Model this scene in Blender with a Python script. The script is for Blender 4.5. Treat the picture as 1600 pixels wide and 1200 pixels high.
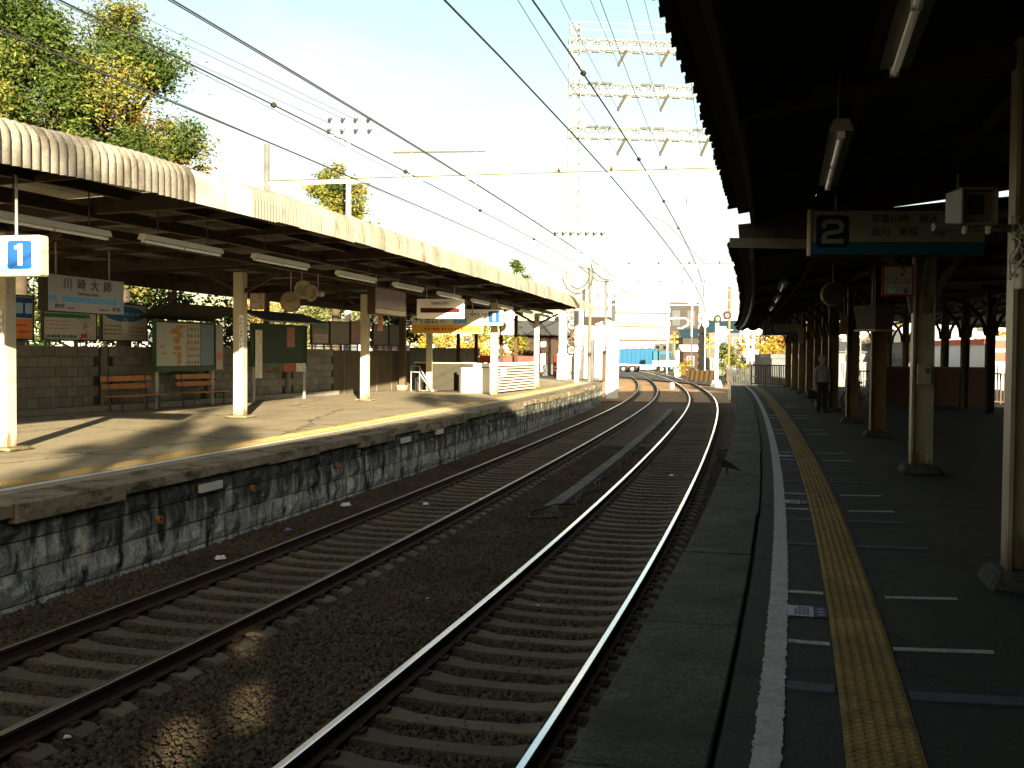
import bpy, bmesh, math, random
from mathutils import Vector, Matrix, noise as mnoise
R = random.Random(7)
PI = math.pi
scene = bpy.context.scene
COL = scene.collection
for _o in list(bpy.data.objects):
    bpy.data.objects.remove(_o)

# ------------------------------------------------------------------ camera
CF, PIT, ROLL, CH = 1620.0, 0.0297, 0.0085, 1.705
cam_d = bpy.data.cameras.new('camera')
cam = bpy.data.objects.new('camera', cam_d)
COL.objects.link(cam)
cam_d.sensor_width = 36.0
cam_d.lens = 36.0 * CF / 1600.0
cam_d.clip_start = 0.05
cam_d.clip_end = 6000
_c, _s = math.cos(PIT), math.sin(PIT)
_cr, _sr = math.cos(ROLL), math.sin(ROLL)
_fw = Vector((0, _c, -_s)); _up0 = Vector((0, _s, _c)); _r0 = Vector((1, 0, 0))
_rt = _r0 * _cr + _up0 * _sr
_up = -_r0 * _sr + _up0 * _cr
M = Matrix.Identity(4)
for i in range(3):
    M[i][0], M[i][1], M[i][2] = _rt[i], _up[i], -_fw[i]
M[2][3] = CH
cam.matrix_world = M
scene.camera = cam

# ------------------------------------------------------------------ light
SUN_EL = math.radians(11.35)
SUN_AZ = math.radians(169.3)      # clockwise from +Y: low sun behind the camera, a little to its right
world = bpy.data.worlds.new('World')
scene.world = world
world.use_nodes = True
wn, wl = world.node_tree.nodes, world.node_tree.links
wn.clear()
sky = wn.new('ShaderNodeTexSky')
sky.sky_type = 'NISHITA'
sky.sun_disc = False
sky.sun_elevation = SUN_EL
sky.sun_rotation = SUN_AZ
sky.air_density = 1.0
sky.dust_density = 1.6
sky.ozone_density = 1.0
bg = wn.new('ShaderNodeBackground')
bg.inputs[1].default_value = 0.05
out = wn.new('ShaderNodeOutputWorld')
tint = wn.new('ShaderNodeMixRGB'); tint.blend_type = 'MULTIPLY'; tint.inputs[0].default_value = 1.0
tint.inputs[2].default_value = (1.07, 1.0, .84, 1)       # hazy, slightly warm autumn sky
wl.new(sky.outputs[0], tint.inputs[1])
_tc = wn.new('ShaderNodeTexCoord'); _mp = wn.new('ShaderNodeMapping'); _mp.inputs['Scale'].default_value = (1.6, 1.6, 3.2); _mp.inputs['Location'].default_value = (.4, .2, .1)
_cn = wn.new('ShaderNodeTexNoise'); _cn.inputs['Scale'].default_value = 1.7; _cn.inputs['Detail'].default_value = 7; _cn.inputs['Roughness'].default_value = .55
_cr2 = wn.new('ShaderNodeMapRange'); _cr2.inputs[1].default_value = .46; _cr2.inputs[2].default_value = .66
_cm = wn.new('ShaderNodeMixRGB'); _cm.inputs[2].default_value = (3.1, 3.1, 3.0, 1)   # thin bright cloud
wl.new(_tc.outputs['Generated'], _mp.inputs[0]); wl.new(_mp.outputs[0], _cn.inputs['Vector']); wl.new(_cn.outputs['Fac'], _cr2.inputs[0])
wl.new(_cr2.outputs[0], _cm.inputs[0]); wl.new(tint.outputs[0], _cm.inputs[1]); wl.new(_cm.outputs[0], bg.inputs[0])
wl.new(bg.outputs[0], out.inputs[0])
sd = bpy.data.lights.new('sun', 'SUN')
sd.energy = 5.0
sd.angle = math.radians(0.5)
sd.color = (1.0, 0.84, 0.58)
sun = bpy.data.objects.new('sun', sd)
COL.objects.link(sun)
_sv = Vector((math.sin(SUN_AZ) * math.cos(SUN_EL), math.cos(SUN_AZ) * math.cos(SUN_EL), math.sin(SUN_EL)))
sun.rotation_euler = _sv.to_track_quat('Z', 'Y').to_euler()
sun.location = (10, -30, 30)
scene.view_settings.view_transform = 'Standard'
scene.view_settings.look = 'None'
scene.view_settings.gamma = 1.0
scene.view_settings.use_curve_mapping = False
scene.view_settings.exposure = 2.75
scene.render.engine = 'CYCLES'
scene.cycles.max_bounces = 6
scene.cycles.diffuse_bounces = 3
scene.cycles.transparent_max_bounces = 8

# ------------------------------------------------------------------ track geometry (plan): s along the track, o to the right of the near track's centre
ZR = -0.976                       # rail top; platform tops are z = 0
KN = [0, 20, 40, 60, 80, 110]
KV = [.00528, .00141, .00074, .00242, .00177, .00095]
STP = .25
_tab = {0: (-2.632, 0.0, .299)}
def _kap(s):
    for i in range(5):
        if s <= KN[i + 1]:
            return KV[i] + (KV[i + 1] - KV[i]) * (s - KN[i]) / (KN[i + 1] - KN[i])
    return KV[-1]
x, y, t = _tab[0]
for i in range(1, 1400):
    k = _kap((i - .5) * STP); tm = t - k * STP / 2
    x += math.sin(tm) * STP; y += math.cos(tm) * STP; t -= k * STP
    _tab[i] = (x, y, t)
x, y, t = _tab[0]
for i in range(1, 500):
    tm = t + .004 * STP / 2
    x -= math.sin(tm) * STP; y -= math.cos(tm) * STP; t += .004 * STP
    _tab[-i] = (x, y, t)
def C(s):
    i = math.floor(s / STP); f = s / STP - i
    a, b = _tab[i], _tab[i + 1]
    return tuple(a[j] + (b[j] - a[j]) * f for j in range(3))
def W(s, o, z=0.0):
    x, y, t = C(s)
    return Vector((x + o * math.cos(t), y - o * math.sin(t), z))
def HD(s):
    return C(s)[2]

# ------------------------------------------------------------------ materials
MATS = {}
def mat(name, col, rough=.7, metal=0., var=.18, scale=4., bump=0., bscale=None, rnd=0., spec=.16, dirt=None, dscale=(1., 1., 1.), dlo=.5, dhi=.62, fine=0., zdirt=None, crack=0.):
    """plain procedural surface: base colour with two noises, optional stains, optional bump"""
    if name in MATS:
        return MATS[name]
    m = bpy.data.materials.new(name); m.use_nodes = True
    n, l = m.node_tree.nodes, m.node_tree.links
    b = n['Principled BSDF']
    b.inputs['Roughness'].default_value = rough
    b.inputs['Metallic'].default_value = metal
    b.inputs['Specular IOR Level'].default_value = spec
    g = n.new('ShaderNodeNewGeometry')
    nz = n.new('ShaderNodeTexNoise'); nz.inputs['Scale'].default_value = scale; nz.inputs['Detail'].default_value = 5; nz.inputs['Roughness'].default_value = .65
    l.new(g.outputs['Position'], nz.inputs['Vector'])
    cr = n.new('ShaderNodeValToRGB')
    cr.color_ramp.elements[0].position = .25; cr.color_ramp.elements[1].position = .75
    lo = [max(0, c * (1 - var)) for c in col]; hi = [min(1, c * (1 + var)) for c in col]
    cr.color_ramp.elements[0].color = (*lo, 1); cr.color_ramp.elements[1].color = (*hi, 1)
    l.new(nz.outputs['Fac'], cr.inputs['Fac'])
    cur = cr.outputs['Color']
    def mul(cur, fac_out, lo, hi):
        mr = n.new('ShaderNodeMapRange'); mr.inputs[3].default_value = lo; mr.inputs[4].default_value = hi
        l.new(fac_out, mr.inputs[0])
        hs = n.new('ShaderNodeHueSaturation'); l.new(mr.outputs[0], hs.inputs['Value']); l.new(cur, hs.inputs['Color'])
        return hs.outputs['Color']
    if rnd:
        oi = n.new('ShaderNodeObjectInfo')
        cur = mul(cur, oi.outputs['Random'], 1 - rnd, 1 + rnd)
    if fine:
        fz = n.new('ShaderNodeTexNoise'); fz.inputs['Scale'].default_value = 38; fz.inputs['Detail'].default_value = 6; fz.inputs['Roughness'].default_value = .8
        l.new(g.outputs['Position'], fz.inputs['Vector'])
        _f2 = n.new('ShaderNodeMapRange'); _f2.inputs[1].default_value = .36; _f2.inputs[2].default_value = .64; l.new(fz.outputs['Fac'], _f2.inputs[0])
        cur = mul(cur, _f2.outputs[0], 1 - fine, 1 + fine)
    if dirt:
        mp = n.new('ShaderNodeMapping'); mp.inputs['Scale'].default_value = dscale
        l.new(g.outputs['Position'], mp.inputs['Vector'])
        dz = n.new('ShaderNodeTexNoise'); dz.inputs['Scale'].default_value = 1.; dz.inputs['Detail'].default_value = 6; dz.inputs['Roughness'].default_value = .7
        l.new(mp.outputs[0], dz.inputs['Vector'])
        r2 = n.new('ShaderNodeMapRange'); r2.inputs[1].default_value = dlo; r2.inputs[2].default_value = dhi
        l.new(dz.outputs['Fac'], r2.inputs[0])
        mx = n.new('ShaderNodeMixRGB'); mx.inputs[2].default_value = (*dirt, 1)
        l.new(r2.outputs[0], mx.inputs[0]); l.new(cur, mx.inputs[1])
        cur = mx.outputs[0]
    if crack:
        vo = n.new('ShaderNodeTexVoronoi'); vo.feature = 'DISTANCE_TO_EDGE'; vo.inputs['Scale'].default_value = crack
        wv = n.new('ShaderNodeTexNoise'); wv.inputs['Scale'].default_value = 3.; wv.inputs['Detail'].default_value = 5
        ad = n.new('ShaderNodeVectorMath'); ad.operation = 'MULTIPLY_ADD'; ad.inputs[1].default_value = (.5, .5, .5)
        l.new(g.outputs['Position'], wv.inputs['Vector']); l.new(wv.outputs['Color'], ad.inputs[0]); l.new(g.outputs['Position'], ad.inputs[2]); l.new(ad.outputs[0], vo.inputs['Vector'])
        r3 = n.new('ShaderNodeMapRange'); r3.inputs[1].default_value = .004; r3.inputs[2].default_value = .012; r3.inputs[3].default_value = .45; r3.inputs[4].default_value = 1.
        l.new(vo.outputs['Distance'], r3.inputs[0])
        h3 = n.new('ShaderNodeHueSaturation'); l.new(r3.outputs[0], h3.inputs['Value']); l.new(cur, h3.inputs['Color']); cur = h3.outputs['Color']
    if zdirt:
        zc, z0, z1, amt, dsc = zdirt            # stain colour, height where it starts, height where it is full
        sx = n.new('ShaderNodeSeparateXYZ'); l.new(g.outputs['Position'], sx.inputs[0])
        m3 = n.new('ShaderNodeMapRange'); m3.inputs[1].default_value = z0; m3.inputs[2].default_value = z1; l.new(sx.outputs['Z'], m3.inputs[0])
        mp3 = n.new('ShaderNodeMapping'); mp3.inputs['Scale'].default_value = dsc; l.new(g.outputs['Position'], mp3.inputs['Vector'])
        n3 = n.new('ShaderNodeTexNoise'); n3.inputs['Scale'].default_value = 1.; n3.inputs['Detail'].default_value = 5; l.new(mp3.outputs[0], n3.inputs['Vector'])
        a3 = n.new('ShaderNodeMath'); a3.operation = 'MULTIPLY_ADD'; a3.inputs[1].default_value = .55; l.new(m3.outputs[0], a3.inputs[0]); l.new(n3.outputs['Fac'], a3.inputs[2])
        q3 = n.new('ShaderNodeMapRange'); q3.inputs[1].default_value = .72; q3.inputs[2].default_value = .92; q3.inputs[4].default_value = amt; l.new(a3.outputs[0], q3.inputs[0])
        x3 = n.new('ShaderNodeMixRGB'); x3.inputs[2].default_value = (*zc, 1); l.new(q3.outputs[0], x3.inputs[0]); l.new(cur, x3.inputs[1]); cur = x3.outputs[0]
    l.new(cur, b.inputs['Base Color'])
    if bump:
        bz = n.new('ShaderNodeTexNoise'); bz.inputs['Scale'].default_value = bscale or scale * 6; bz.inputs['Detail'].default_value = 4
        l.new(g.outputs['Position'], bz.inputs['Vector'])
        bp = n.new('ShaderNodeBump'); bp.inputs['Strength'].default_value = 1.0; bp.inputs['Distance'].default_value = bump
        l.new(bz.outputs['Fac'], bp.inputs['Height']); l.new(bp.outputs[0], b.inputs['Normal'])
    MATS[name] = m
    return m

def leafmat(name, col):
    m = mat(name, col, rough=.6, var=.35, scale=1.3, rnd=0.1, fine=.25)
    b = m.node_tree.nodes['Principled BSDF']
    n, l = m.node_tree.nodes, m.node_tree.links
    tr = n.new('ShaderNodeBsdfTranslucent'); mx = n.new('ShaderNodeMixShader'); mx.inputs[0].default_value = .16
    src = b.inputs['Base Color'].links[0].from_socket
    l.new(src, tr.inputs['Color'])
    o = [q for q in n if q.type == 'OUTPUT_MATERIAL'][0]
    l.new(b.outputs[0], mx.inputs[1]); l.new(tr.outputs[0], mx.inputs[2]); l.new(mx.outputs[0], o.inputs['Surface'])
    return m

# ------------------------------------------------------------------ mesh builder
class MB:
    def __init__(self):
        self.v, self.f, self.m = [], [], []
    def add(self, vs, fs, m=0):
        k = len(self.v)
        self.v += [tuple(p) for p in vs]
        for f in fs:
            self.f.append(tuple(i + k for i in f)); self.m.append(m)
        return self
    def hexa(self, p, m=0):
        """eight corners: bottom ring 0-3 (counter-clockwise from above), top ring 4-7"""
        return self.add(p, [(3, 2, 1, 0), (4, 5, 6, 7), (0, 1, 5, 4), (1, 2, 6, 5), (2, 3, 7, 6), (3, 0, 4, 7)], m)
    def box(self, c, d, rz=0., rx=0., ry=0., m=0):
        h = [q / 2 for q in d]
        p = [Vector((sx * h[0], sy * h[1], sz * h[2])) for sz in (-1, 1) for sx, sy in ((-1, -1), (1, -1), (1, 1), (-1, 1))]
        if rx or ry or rz:
            mm = Matrix.Rotation(rz, 3, 'Z') @ Matrix.Rotation(ry, 3, 'Y') @ Matrix.Rotation(rx, 3, 'X')
            p = [mm @ q for q in p]
        c = Vector(c)
        return self.hexa([q + c for q in p], m)
    def ab(self, a, b, m=0):
        a, b = Vector(a), Vector(b)
        return self.box((a + b) / 2, [abs(q) for q in (b - a)], m=m)
    def bar(self, a, b, w, h, up=(0, 0, 1), m=0):
        a, b = Vector(a), Vector(b)
        d = (b - a).normalized(); u = Vector(up)
        if abs(d.dot(u)) > .98: u = Vector((1, 0, 0))
        r = d.cross(u).normalized(); u = r.cross(d)
        p = []
        for q in (a, b):
            p += [q - r * w / 2 - u * h / 2, q + r * w / 2 - u * h / 2, q + r * w / 2 + u * h / 2, q - r * w / 2 + u * h / 2]
        return self.add(p, [(0, 1, 2, 3), (7, 6, 5, 4), (0, 4, 5, 1), (1, 5, 6, 2), (2, 6, 7, 3), (3, 7, 4, 0)], m)
    def tube(self, pts, r, n=6, m=0, cap=True):
        pts = [Vector(p) for p in pts]
        rr = r if isinstance(r, (list, tuple)) else [r] * len(pts)
        vs, fs = [], []
        for i, p in enumerate(pts):
            d = (pts[min(i + 1, len(pts) - 1)] - pts[max(i - 1, 0)]).normalized()
            u = Vector((0, 0, 1)) if abs(d.z) < .95 else Vector((0, 1, 0))
            a = d.cross(u).normalized(); b = a.cross(d)
            for j in range(n):
                t = 2 * PI * j / n
                vs.append(p + (a * math.cos(t) + b * math.sin(t)) * rr[i])
        for i in range(len(pts) - 1):
            for j in range(n):
                fs.append((i * n + j, i * n + (j + 1) % n, (i + 1) * n + (j + 1) % n, (i + 1) * n + j))
        if cap:
            fs.append(tuple(range(n))[::-1]); fs.append(tuple((len(pts) - 1) * n + j for j in range(n)))
        return self.add(vs, fs, m)
    def lathe(self, prof, n=16, c=(0, 0, 0), axis='Z', m=0):
        vs, fs = [], []
        for (r, h) in prof:
            for j in range(n):
                t = 2 * PI * j / n
                a, b = r * math.cos(t), r * math.sin(t)
                q = (a, b, h) if axis == 'Z' else ((a, h, b) if axis == 'Y' else (h, a, b))
                vs.append(Vector(q) + Vector(c))
        for i in range(len(prof) - 1):
            for j in range(n):
                fs.append((i * n + j, i * n + (j + 1) % n, (i + 1) * n + (j + 1) % n, (i + 1) * n + j))
        fs.append(tuple(range(n))[::-1]); fs.append(tuple((len(prof) - 1) * n + j for j in range(n)))
        return self.add(vs, fs, m)
    def prism(self, poly, d, m=0):
        """extrude a 2-D polygon given in (x, z) by y from -d/2 to d/2"""
        n = len(poly)
        vs = [(p[0], -d / 2, p[1]) for p in poly] + [(p[0], d / 2, p[1]) for p in poly]
        fs = [tuple(range(n)), tuple(range(2 * n - 1, n - 1, -1))] + [((i + 1) % n, i, i + n, (i + 1) % n + n) for i in range(n)]
        return self.add(vs, fs, m)
    def sweep(self, prof, ss, m=0, closed=True, cap=True, zf=None):
        """sweep a profile of (o, z) along the track through the stations ss"""
        n = len(prof)
        vs, fs = [], []
        for s in ss:
            dz = zf(s) if zf else 0
            for o, z in prof: vs.append(W(s, o, z + dz))
        e = n if closed else n - 1
        for i in range(len(ss) - 1):
            for j in range(e):
                a, b = i * n + j, i * n + (j + 1) % n
                fs.append((a, a + n, b + n, b))
        if closed and cap:
            fs.append(tuple(range(n))); fs.append(tuple((len(ss) - 1) * n + j for j in range(n))[::-1])
        return self.add(vs, fs, m)
    def mesh(self, name, mats, smooth=False, off=None):
        me = bpy.data.meshes.new(name)
        vs = self.v if off is None else [(p[0] - off[0], p[1] - off[1], p[2] - off[2]) for p in self.v]
        me.from_pydata(vs, [], self.f)
        for q in (mats if isinstance(mats, (list, tuple)) else [mats]): me.materials.append(q)
        if any(self.m): me.polygons.foreach_set('material_index', self.m)
        if smooth: me.polygons.foreach_set('use_smooth', [True] * len(self.f))
        bm = bmesh.new(); bm.from_mesh(me); bmesh.ops.recalc_face_normals(bm, faces=bm.faces); bm.to_mesh(me); bm.free()
        me.update()
        return me
    def build(self, name, mats, parent=None, smooth=False, bevel=0., off=None, loc=None, rz=0.):
        if off is None and parent is not None and parent.get('_w'): off = parent.location
        me = self.mesh(name, mats, smooth, off)
        if bevel:
            bm = bmesh.new(); bm.from_mesh(me)
            bmesh.ops.bevel(bm, geom=[e for e in bm.edges if len(e.link_faces) == 2 and e.calc_face_angle(0) > .6], offset=bevel, segments=1, affect='EDGES', clamp_overlap=True)
            bm.to_mesh(me); bm.free()
        o = bpy.data.objects.new(name, me); COL.objects.link(o)
        if parent: o.parent = parent
        if loc is not None: o.location = loc
        if rz: o.rotation_euler[2] = rz
        return o

def inst(name, me, parent=None, loc=(0, 0, 0), rot=(0, 0, 0), sc=(1, 1, 1)):
    o = bpy.data.objects.new(name, me); COL.objects.link(o)
    if parent: o.parent = parent
    o.location = loc; o.rotation_euler = rot; o.scale = sc
    return o
def tag(o, label, cat, group=None):
    o['label'] = label; o['category'] = cat
    if group: o['group'] = group
    return o
def thing(name, label, cat, loc=(0, 0, 0), rz=0., group=None, worldverts=False):
    o = bpy.data.objects.new(name, None); COL.objects.link(o)
    o.empty_display_size = .3
    o.location = loc; o.rotation_euler = (0, 0, rz)
    if worldverts: o['_w'] = 1
    return tag(o, label, cat, group)
def struct(o):
    o['kind'] = 'structure'; return o
def stuff(o):
    o['kind'] = 'stuff'; return o
def kids(o): return [c for c in bpy.data.objects if c.parent == o]
def dup(root, loc, rz=None, label=None, group=None, scale=None):
    r = root.copy(); COL.objects.link(r); r.location = loc
    if rz is not None: r.rotation_euler = (0, 0, rz)
    if scale: r.scale = (scale,) * 3
    if label: r['label'] = label
    if group: r['group'] = group
    for ch in kids(root):
        c = ch.copy(); COL.objects.link(c); c.parent = r
        for g in kids(ch):
            d = g.copy(); COL.objects.link(d); d.parent = c
    return r

_fc = bpy.data.curves.new('glyphs', 'FONT'); _fo = bpy.data.objects.new('glyphs', _fc); COL.objects.link(_fo)
def text(body, size, loc, m, parent, bold=.0, align='CENTER', xs=1., vertical=False, name='lettering', thick=.0015):
    """flat lettering in the local XZ plane, read from -Y"""
    _fc.body = '\n'.join(body) if vertical else body
    _fc.size = size; _fc.align_x = align; _fc.align_y = 'CENTER'; _fc.offset = bold * size; _fc.resolution_u = 3
    _fc.space_line = .95; _fc.extrude = thick / 2
    bpy.context.view_layer.update()
    dg = bpy.context.evaluated_depsgraph_get()
    me = bpy.data.meshes.new_from_object(_fo.evaluated_get(dg))
    me.name = name
    for q in me.vertices:
        q.co = Vector((q.co.x * xs, -q.co.z, q.co.y))
    me.materials.clear(); me.materials.append(m); me.update()
    return inst(name, me, parent, loc)
# ------------------------------------------------------------------ material set
def ballast_mat():
    m = mat('ballast', (.055, .038, .020), rough=.95, var=.3, scale=.8)
    n, l = m.node_tree.nodes, m.node_tree.links
    b = n['Principled BSDF']; g = [q for q in n if q.type == 'NEW_GEOMETRY'][0]
    vo = n.new('ShaderNodeTexVoronoi'); vo.inputs['Scale'].default_value = 17; l.new(g.outputs['Position'], vo.inputs['Vector'])
    src = b.inputs['Base Color'].links[0].from_socket
    mx = n.new('ShaderNodeMixRGB'); mx.blend_type = 'MULTIPLY'; mx.inputs[0].default_value = .55
    bw = n.new('ShaderNodeHueSaturation'); bw.inputs['Saturation'].default_value = .25; bw.inputs['Value'].default_value = 1.5
    l.new(vo.outputs['Color'], bw.inputs['Color'])
    l.new(src, mx.inputs[1]); l.new(bw.outputs[0], mx.inputs[2]); l.new(mx.outputs[0], b.inputs['Base Color'])
    bp = n.new('ShaderNodeBump'); bp.inputs['Distance'].default_value = .05; bp.invert = True
    l.new(vo.outputs['Distance'], bp.inputs['Height']); l.new(bp.outputs[0], b.inputs['Normal'])
    return m
BALLAST = ballast_mat()
def stone_mat():
    m = mat('ballast_stone', (.049, .039, .026), rough=.9, var=.4, scale=1.1, fine=.25)
    n, l = m.node_tree.nodes, m.node_tree.links
    b = n['Principled BSDF']
    at = n.new('ShaderNodeAttribute'); at.attribute_name = 'tint'; at.attribute_type = 'INSTANCER'
    cr = n.new('ShaderNodeValToRGB'); e = cr.color_ramp.elements
    e[0].color = (.45, .5, .55, 1); e[1].color = (1.45, 1.18, .88, 1); e[1].position = 1.
    e2 = e.new(.5); e2.color = (1, .95, .9, 1)
    l.new(at.outputs['Fac'], cr.inputs['Fac'])
    mx = n.new('ShaderNodeMixRGB'); mx.blend_type = 'MULTIPLY'; mx.inputs[0].default_value = 1
    src = b.inputs['Base Color'].links[0].from_socket
    l.new(src, mx.inputs[1]); l.new(cr.outputs[0], mx.inputs[2]); l.new(mx.outputs[0], b.inputs['Base Color'])
    return m
STONE = stone_mat()
M_DIRT = mat('dirt', (.14, .10, .06), rough=1, scale=.6, bump=.03, bscale=9)
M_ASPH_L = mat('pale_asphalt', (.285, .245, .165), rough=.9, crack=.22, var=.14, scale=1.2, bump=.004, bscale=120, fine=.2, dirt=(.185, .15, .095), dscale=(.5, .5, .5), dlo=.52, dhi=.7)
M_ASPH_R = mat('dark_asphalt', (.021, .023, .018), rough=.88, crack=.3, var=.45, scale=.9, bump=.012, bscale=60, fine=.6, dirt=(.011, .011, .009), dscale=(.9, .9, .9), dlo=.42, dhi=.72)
M_EDGE = mat('edge_concrete', (.040, .040, .030), rough=.9, var=.3, scale=1.6, bump=.012, bscale=55, fine=.75, dirt=(.016, .016, .012), dscale=(1.2, 1.2, 1.2), dlo=.45, dhi=.65)
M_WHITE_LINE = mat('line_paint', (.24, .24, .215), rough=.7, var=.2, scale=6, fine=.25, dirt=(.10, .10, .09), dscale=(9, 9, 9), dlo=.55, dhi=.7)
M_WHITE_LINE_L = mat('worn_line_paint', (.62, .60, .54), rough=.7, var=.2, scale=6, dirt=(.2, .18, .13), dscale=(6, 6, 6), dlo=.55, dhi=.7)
M_BLUE_BAND = mat('faded_blue_paint', (.038, .048, .056), rough=.8, var=.3, scale=8, fine=.3)
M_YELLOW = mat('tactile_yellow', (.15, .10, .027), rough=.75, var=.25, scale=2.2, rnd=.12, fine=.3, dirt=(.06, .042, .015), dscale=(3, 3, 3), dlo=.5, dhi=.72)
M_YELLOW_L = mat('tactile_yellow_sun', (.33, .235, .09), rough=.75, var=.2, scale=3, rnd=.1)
M_COPING = mat('coping_concrete', (.19, .155, .10), rough=.9, var=.3, scale=1.5, bump=.01, bscale=30, rnd=.15, fine=.3, dirt=(.05, .04, .024), dscale=(2, 2, 5), dlo=.48, dhi=.62)
M_STONEBLK = mat('wall_stone', (.30, .30, .255), rough=.9, var=.45, scale=3.2, bump=.02, bscale=16, rnd=.2, fine=.45, dirt=(.014, .015, .011), dscale=(4.5, 4.5, 1.3), dlo=.47, dhi=.62, zdirt=((.012, .013, .010), -1.3, -.2, .82, (5, 5, .8)))
M_JOINT = mat('joint_mortar', (.04, .04, .033), rough=1, var=.3, scale=4)
M_SLEEPER = mat('sleeper_concrete', (.078, .063, .040), rough=.9, var=.25, scale=3, bump=.006, bscale=60, rnd=.2, fine=.25)
M_RAIL = mat('rusty_rail', (.036, .019, .010), rough=.75, var=.35, scale=5, fine=.3)
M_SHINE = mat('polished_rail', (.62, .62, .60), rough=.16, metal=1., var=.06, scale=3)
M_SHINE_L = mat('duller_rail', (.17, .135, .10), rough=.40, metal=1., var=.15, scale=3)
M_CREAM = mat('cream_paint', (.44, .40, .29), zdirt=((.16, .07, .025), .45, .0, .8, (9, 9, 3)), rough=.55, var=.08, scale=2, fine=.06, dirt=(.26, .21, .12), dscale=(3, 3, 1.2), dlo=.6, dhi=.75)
M_CREAM_DK = mat('grimy_cream_paint', (.30, .27, .19), rough=.6, var=.18, scale=2.5, dirt=(.12, .09, .05), dscale=(3, 3, 1), dlo=.52, dhi=.7)
M_BROWN = mat('brown_beam', (.05, .032, .018), rough=.7, var=.3, scale=3)
M_DARKWOOD = mat('dark_timber', (.019, .018, .012), rough=.8, var=.4, scale=2.5, rnd=.2)
M_DARKTRIM = mat('dark_trim', (.034, .03, .02), rough=.75, var=.35, scale=3)
M_TRIM = mat('dull_trim', (.10, .085, .055), rough=.7, var=.25, scale=3)
M_SLATE = mat('corrugated_slate', (.16, .15, .125), rough=.9, var=.22, scale=1.3, rnd=.14, fine=.25, dirt=(.075, .066, .05), dscale=(2.2, 2.2, .9), dlo=.50, dhi=.66)
M_UNDER = mat('roof_underside', (.12, .09, .05), rough=.9, var=.2, scale=2)
M_RIGHTROOF = mat('dark_corrugated', (.02, .018, .014), rough=.9, var=.3, scale=2)
M_WHITE = mat('white_enamel', (.80, .80, .77), rough=.4, var=.04, scale=2)
M_OFFWHITE = mat('off_white', (.46, .44, .37), rough=.5, var=.08, scale=3)
M_GREYP = mat('grey_paint', (.30, .30, .28), rough=.6, var=.12, scale=3)
M_DGREY = mat('dark_grey_paint', (.06, .06, .06), rough=.6, var=.2, scale=3)
M_BLACK = mat('black_plastic', (.012, .012, .013), rough=.7, var=.2, scale=4)
M_NAVY = mat('navy_print', (.010, .055, .19), rough=.4, var=.04, scale=3)
M_NAVY_DK = mat('dark_navy_print', (.006, .016, .045), rough=.4, var=.04, scale=3)
M_CYAN = mat('cyan_print', (.16, .56, .74), rough=.4, var=.04, scale=3)
M_BLUE = mat('sky_blue_print', (.12, .34, .58), rough=.4, var=.05, scale=3)
M_GREEN = mat('green_print', (.02, .17, .06), rough=.5, var=.1, scale=3)
M_RED = mat('red_paint', (.50, .04, .025), rough=.5, var=.12, scale=3)
M_ORANGE = mat('orange_print', (.62, .23, .06), rough=.5, var=.15, scale=6)
M_BENCH = mat('bench_wood', (.36, .15, .05), rough=.5, var=.22, scale=4, rnd=.1)
M_BLOCK = mat('concrete_block', (.15, .145, .122), rough=.95, var=.18, scale=3, bump=.006, bscale=70, rnd=.14, fine=.25)
M_STEEL = mat('pale_galvanised', (.62, .61, .55), rough=.5, metal=0., var=.1, scale=2)
M_GLASS = mat('window_glass', (.04, .05, .06), rough=.12, var=.2, scale=1)
M_TUBE = mat('unlit_tube', (.78, .78, .74), rough=.3, var=.03, scale=2)
M_WIRE = mat('wire', (.035, .034, .03), rough=.6, var=.1, scale=2)
M_BARK = mat('bark', (.05, .038, .026), rough=.95, var=.35, scale=6, bump=.02)

def fr(a, b, st):
    n = max(1, int(round((b - a) / st)))
    return [a + (b - a) * i / n for i in range(n + 1)]

# ------------------------------------------------------------------ ground, ballast, road
mb = MB(); mb.add([(-2500, -2500, ZR - .46), (2500, -2500, ZR - .46), (2500, 2500, ZR - .46), (-2500, 2500, ZR - .46)], [(0, 1, 2, 3)])
struct(mb.build('ground', M_DIRT))
mb = MB(); mb.sweep([(-5.84, ZR - .45), (-5.84, ZR - .235), (1.70, ZR - .235), (1.70, ZR - .45)], fr(-45, 64, 1))
struct(mb.build('ballast_bed', BALLAST))
M_BALLAST_SUN = mat('sunlit_ballast', (.30, .19, .10), rough=.95, var=.35, scale=.9, bump=.05, bscale=18, fine=.35)  # paler copy of the ballast with sunlight put into its colour
mb = MB(); mb.sweep([(-9.5, ZR - .45), (-9.0, ZR - .18), (6., ZR - .18), (6.5, ZR - .45)], fr(64.05, 190, 2))
struct(mb.build('ballast_bed', M_BALLAST_SUN))

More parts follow.
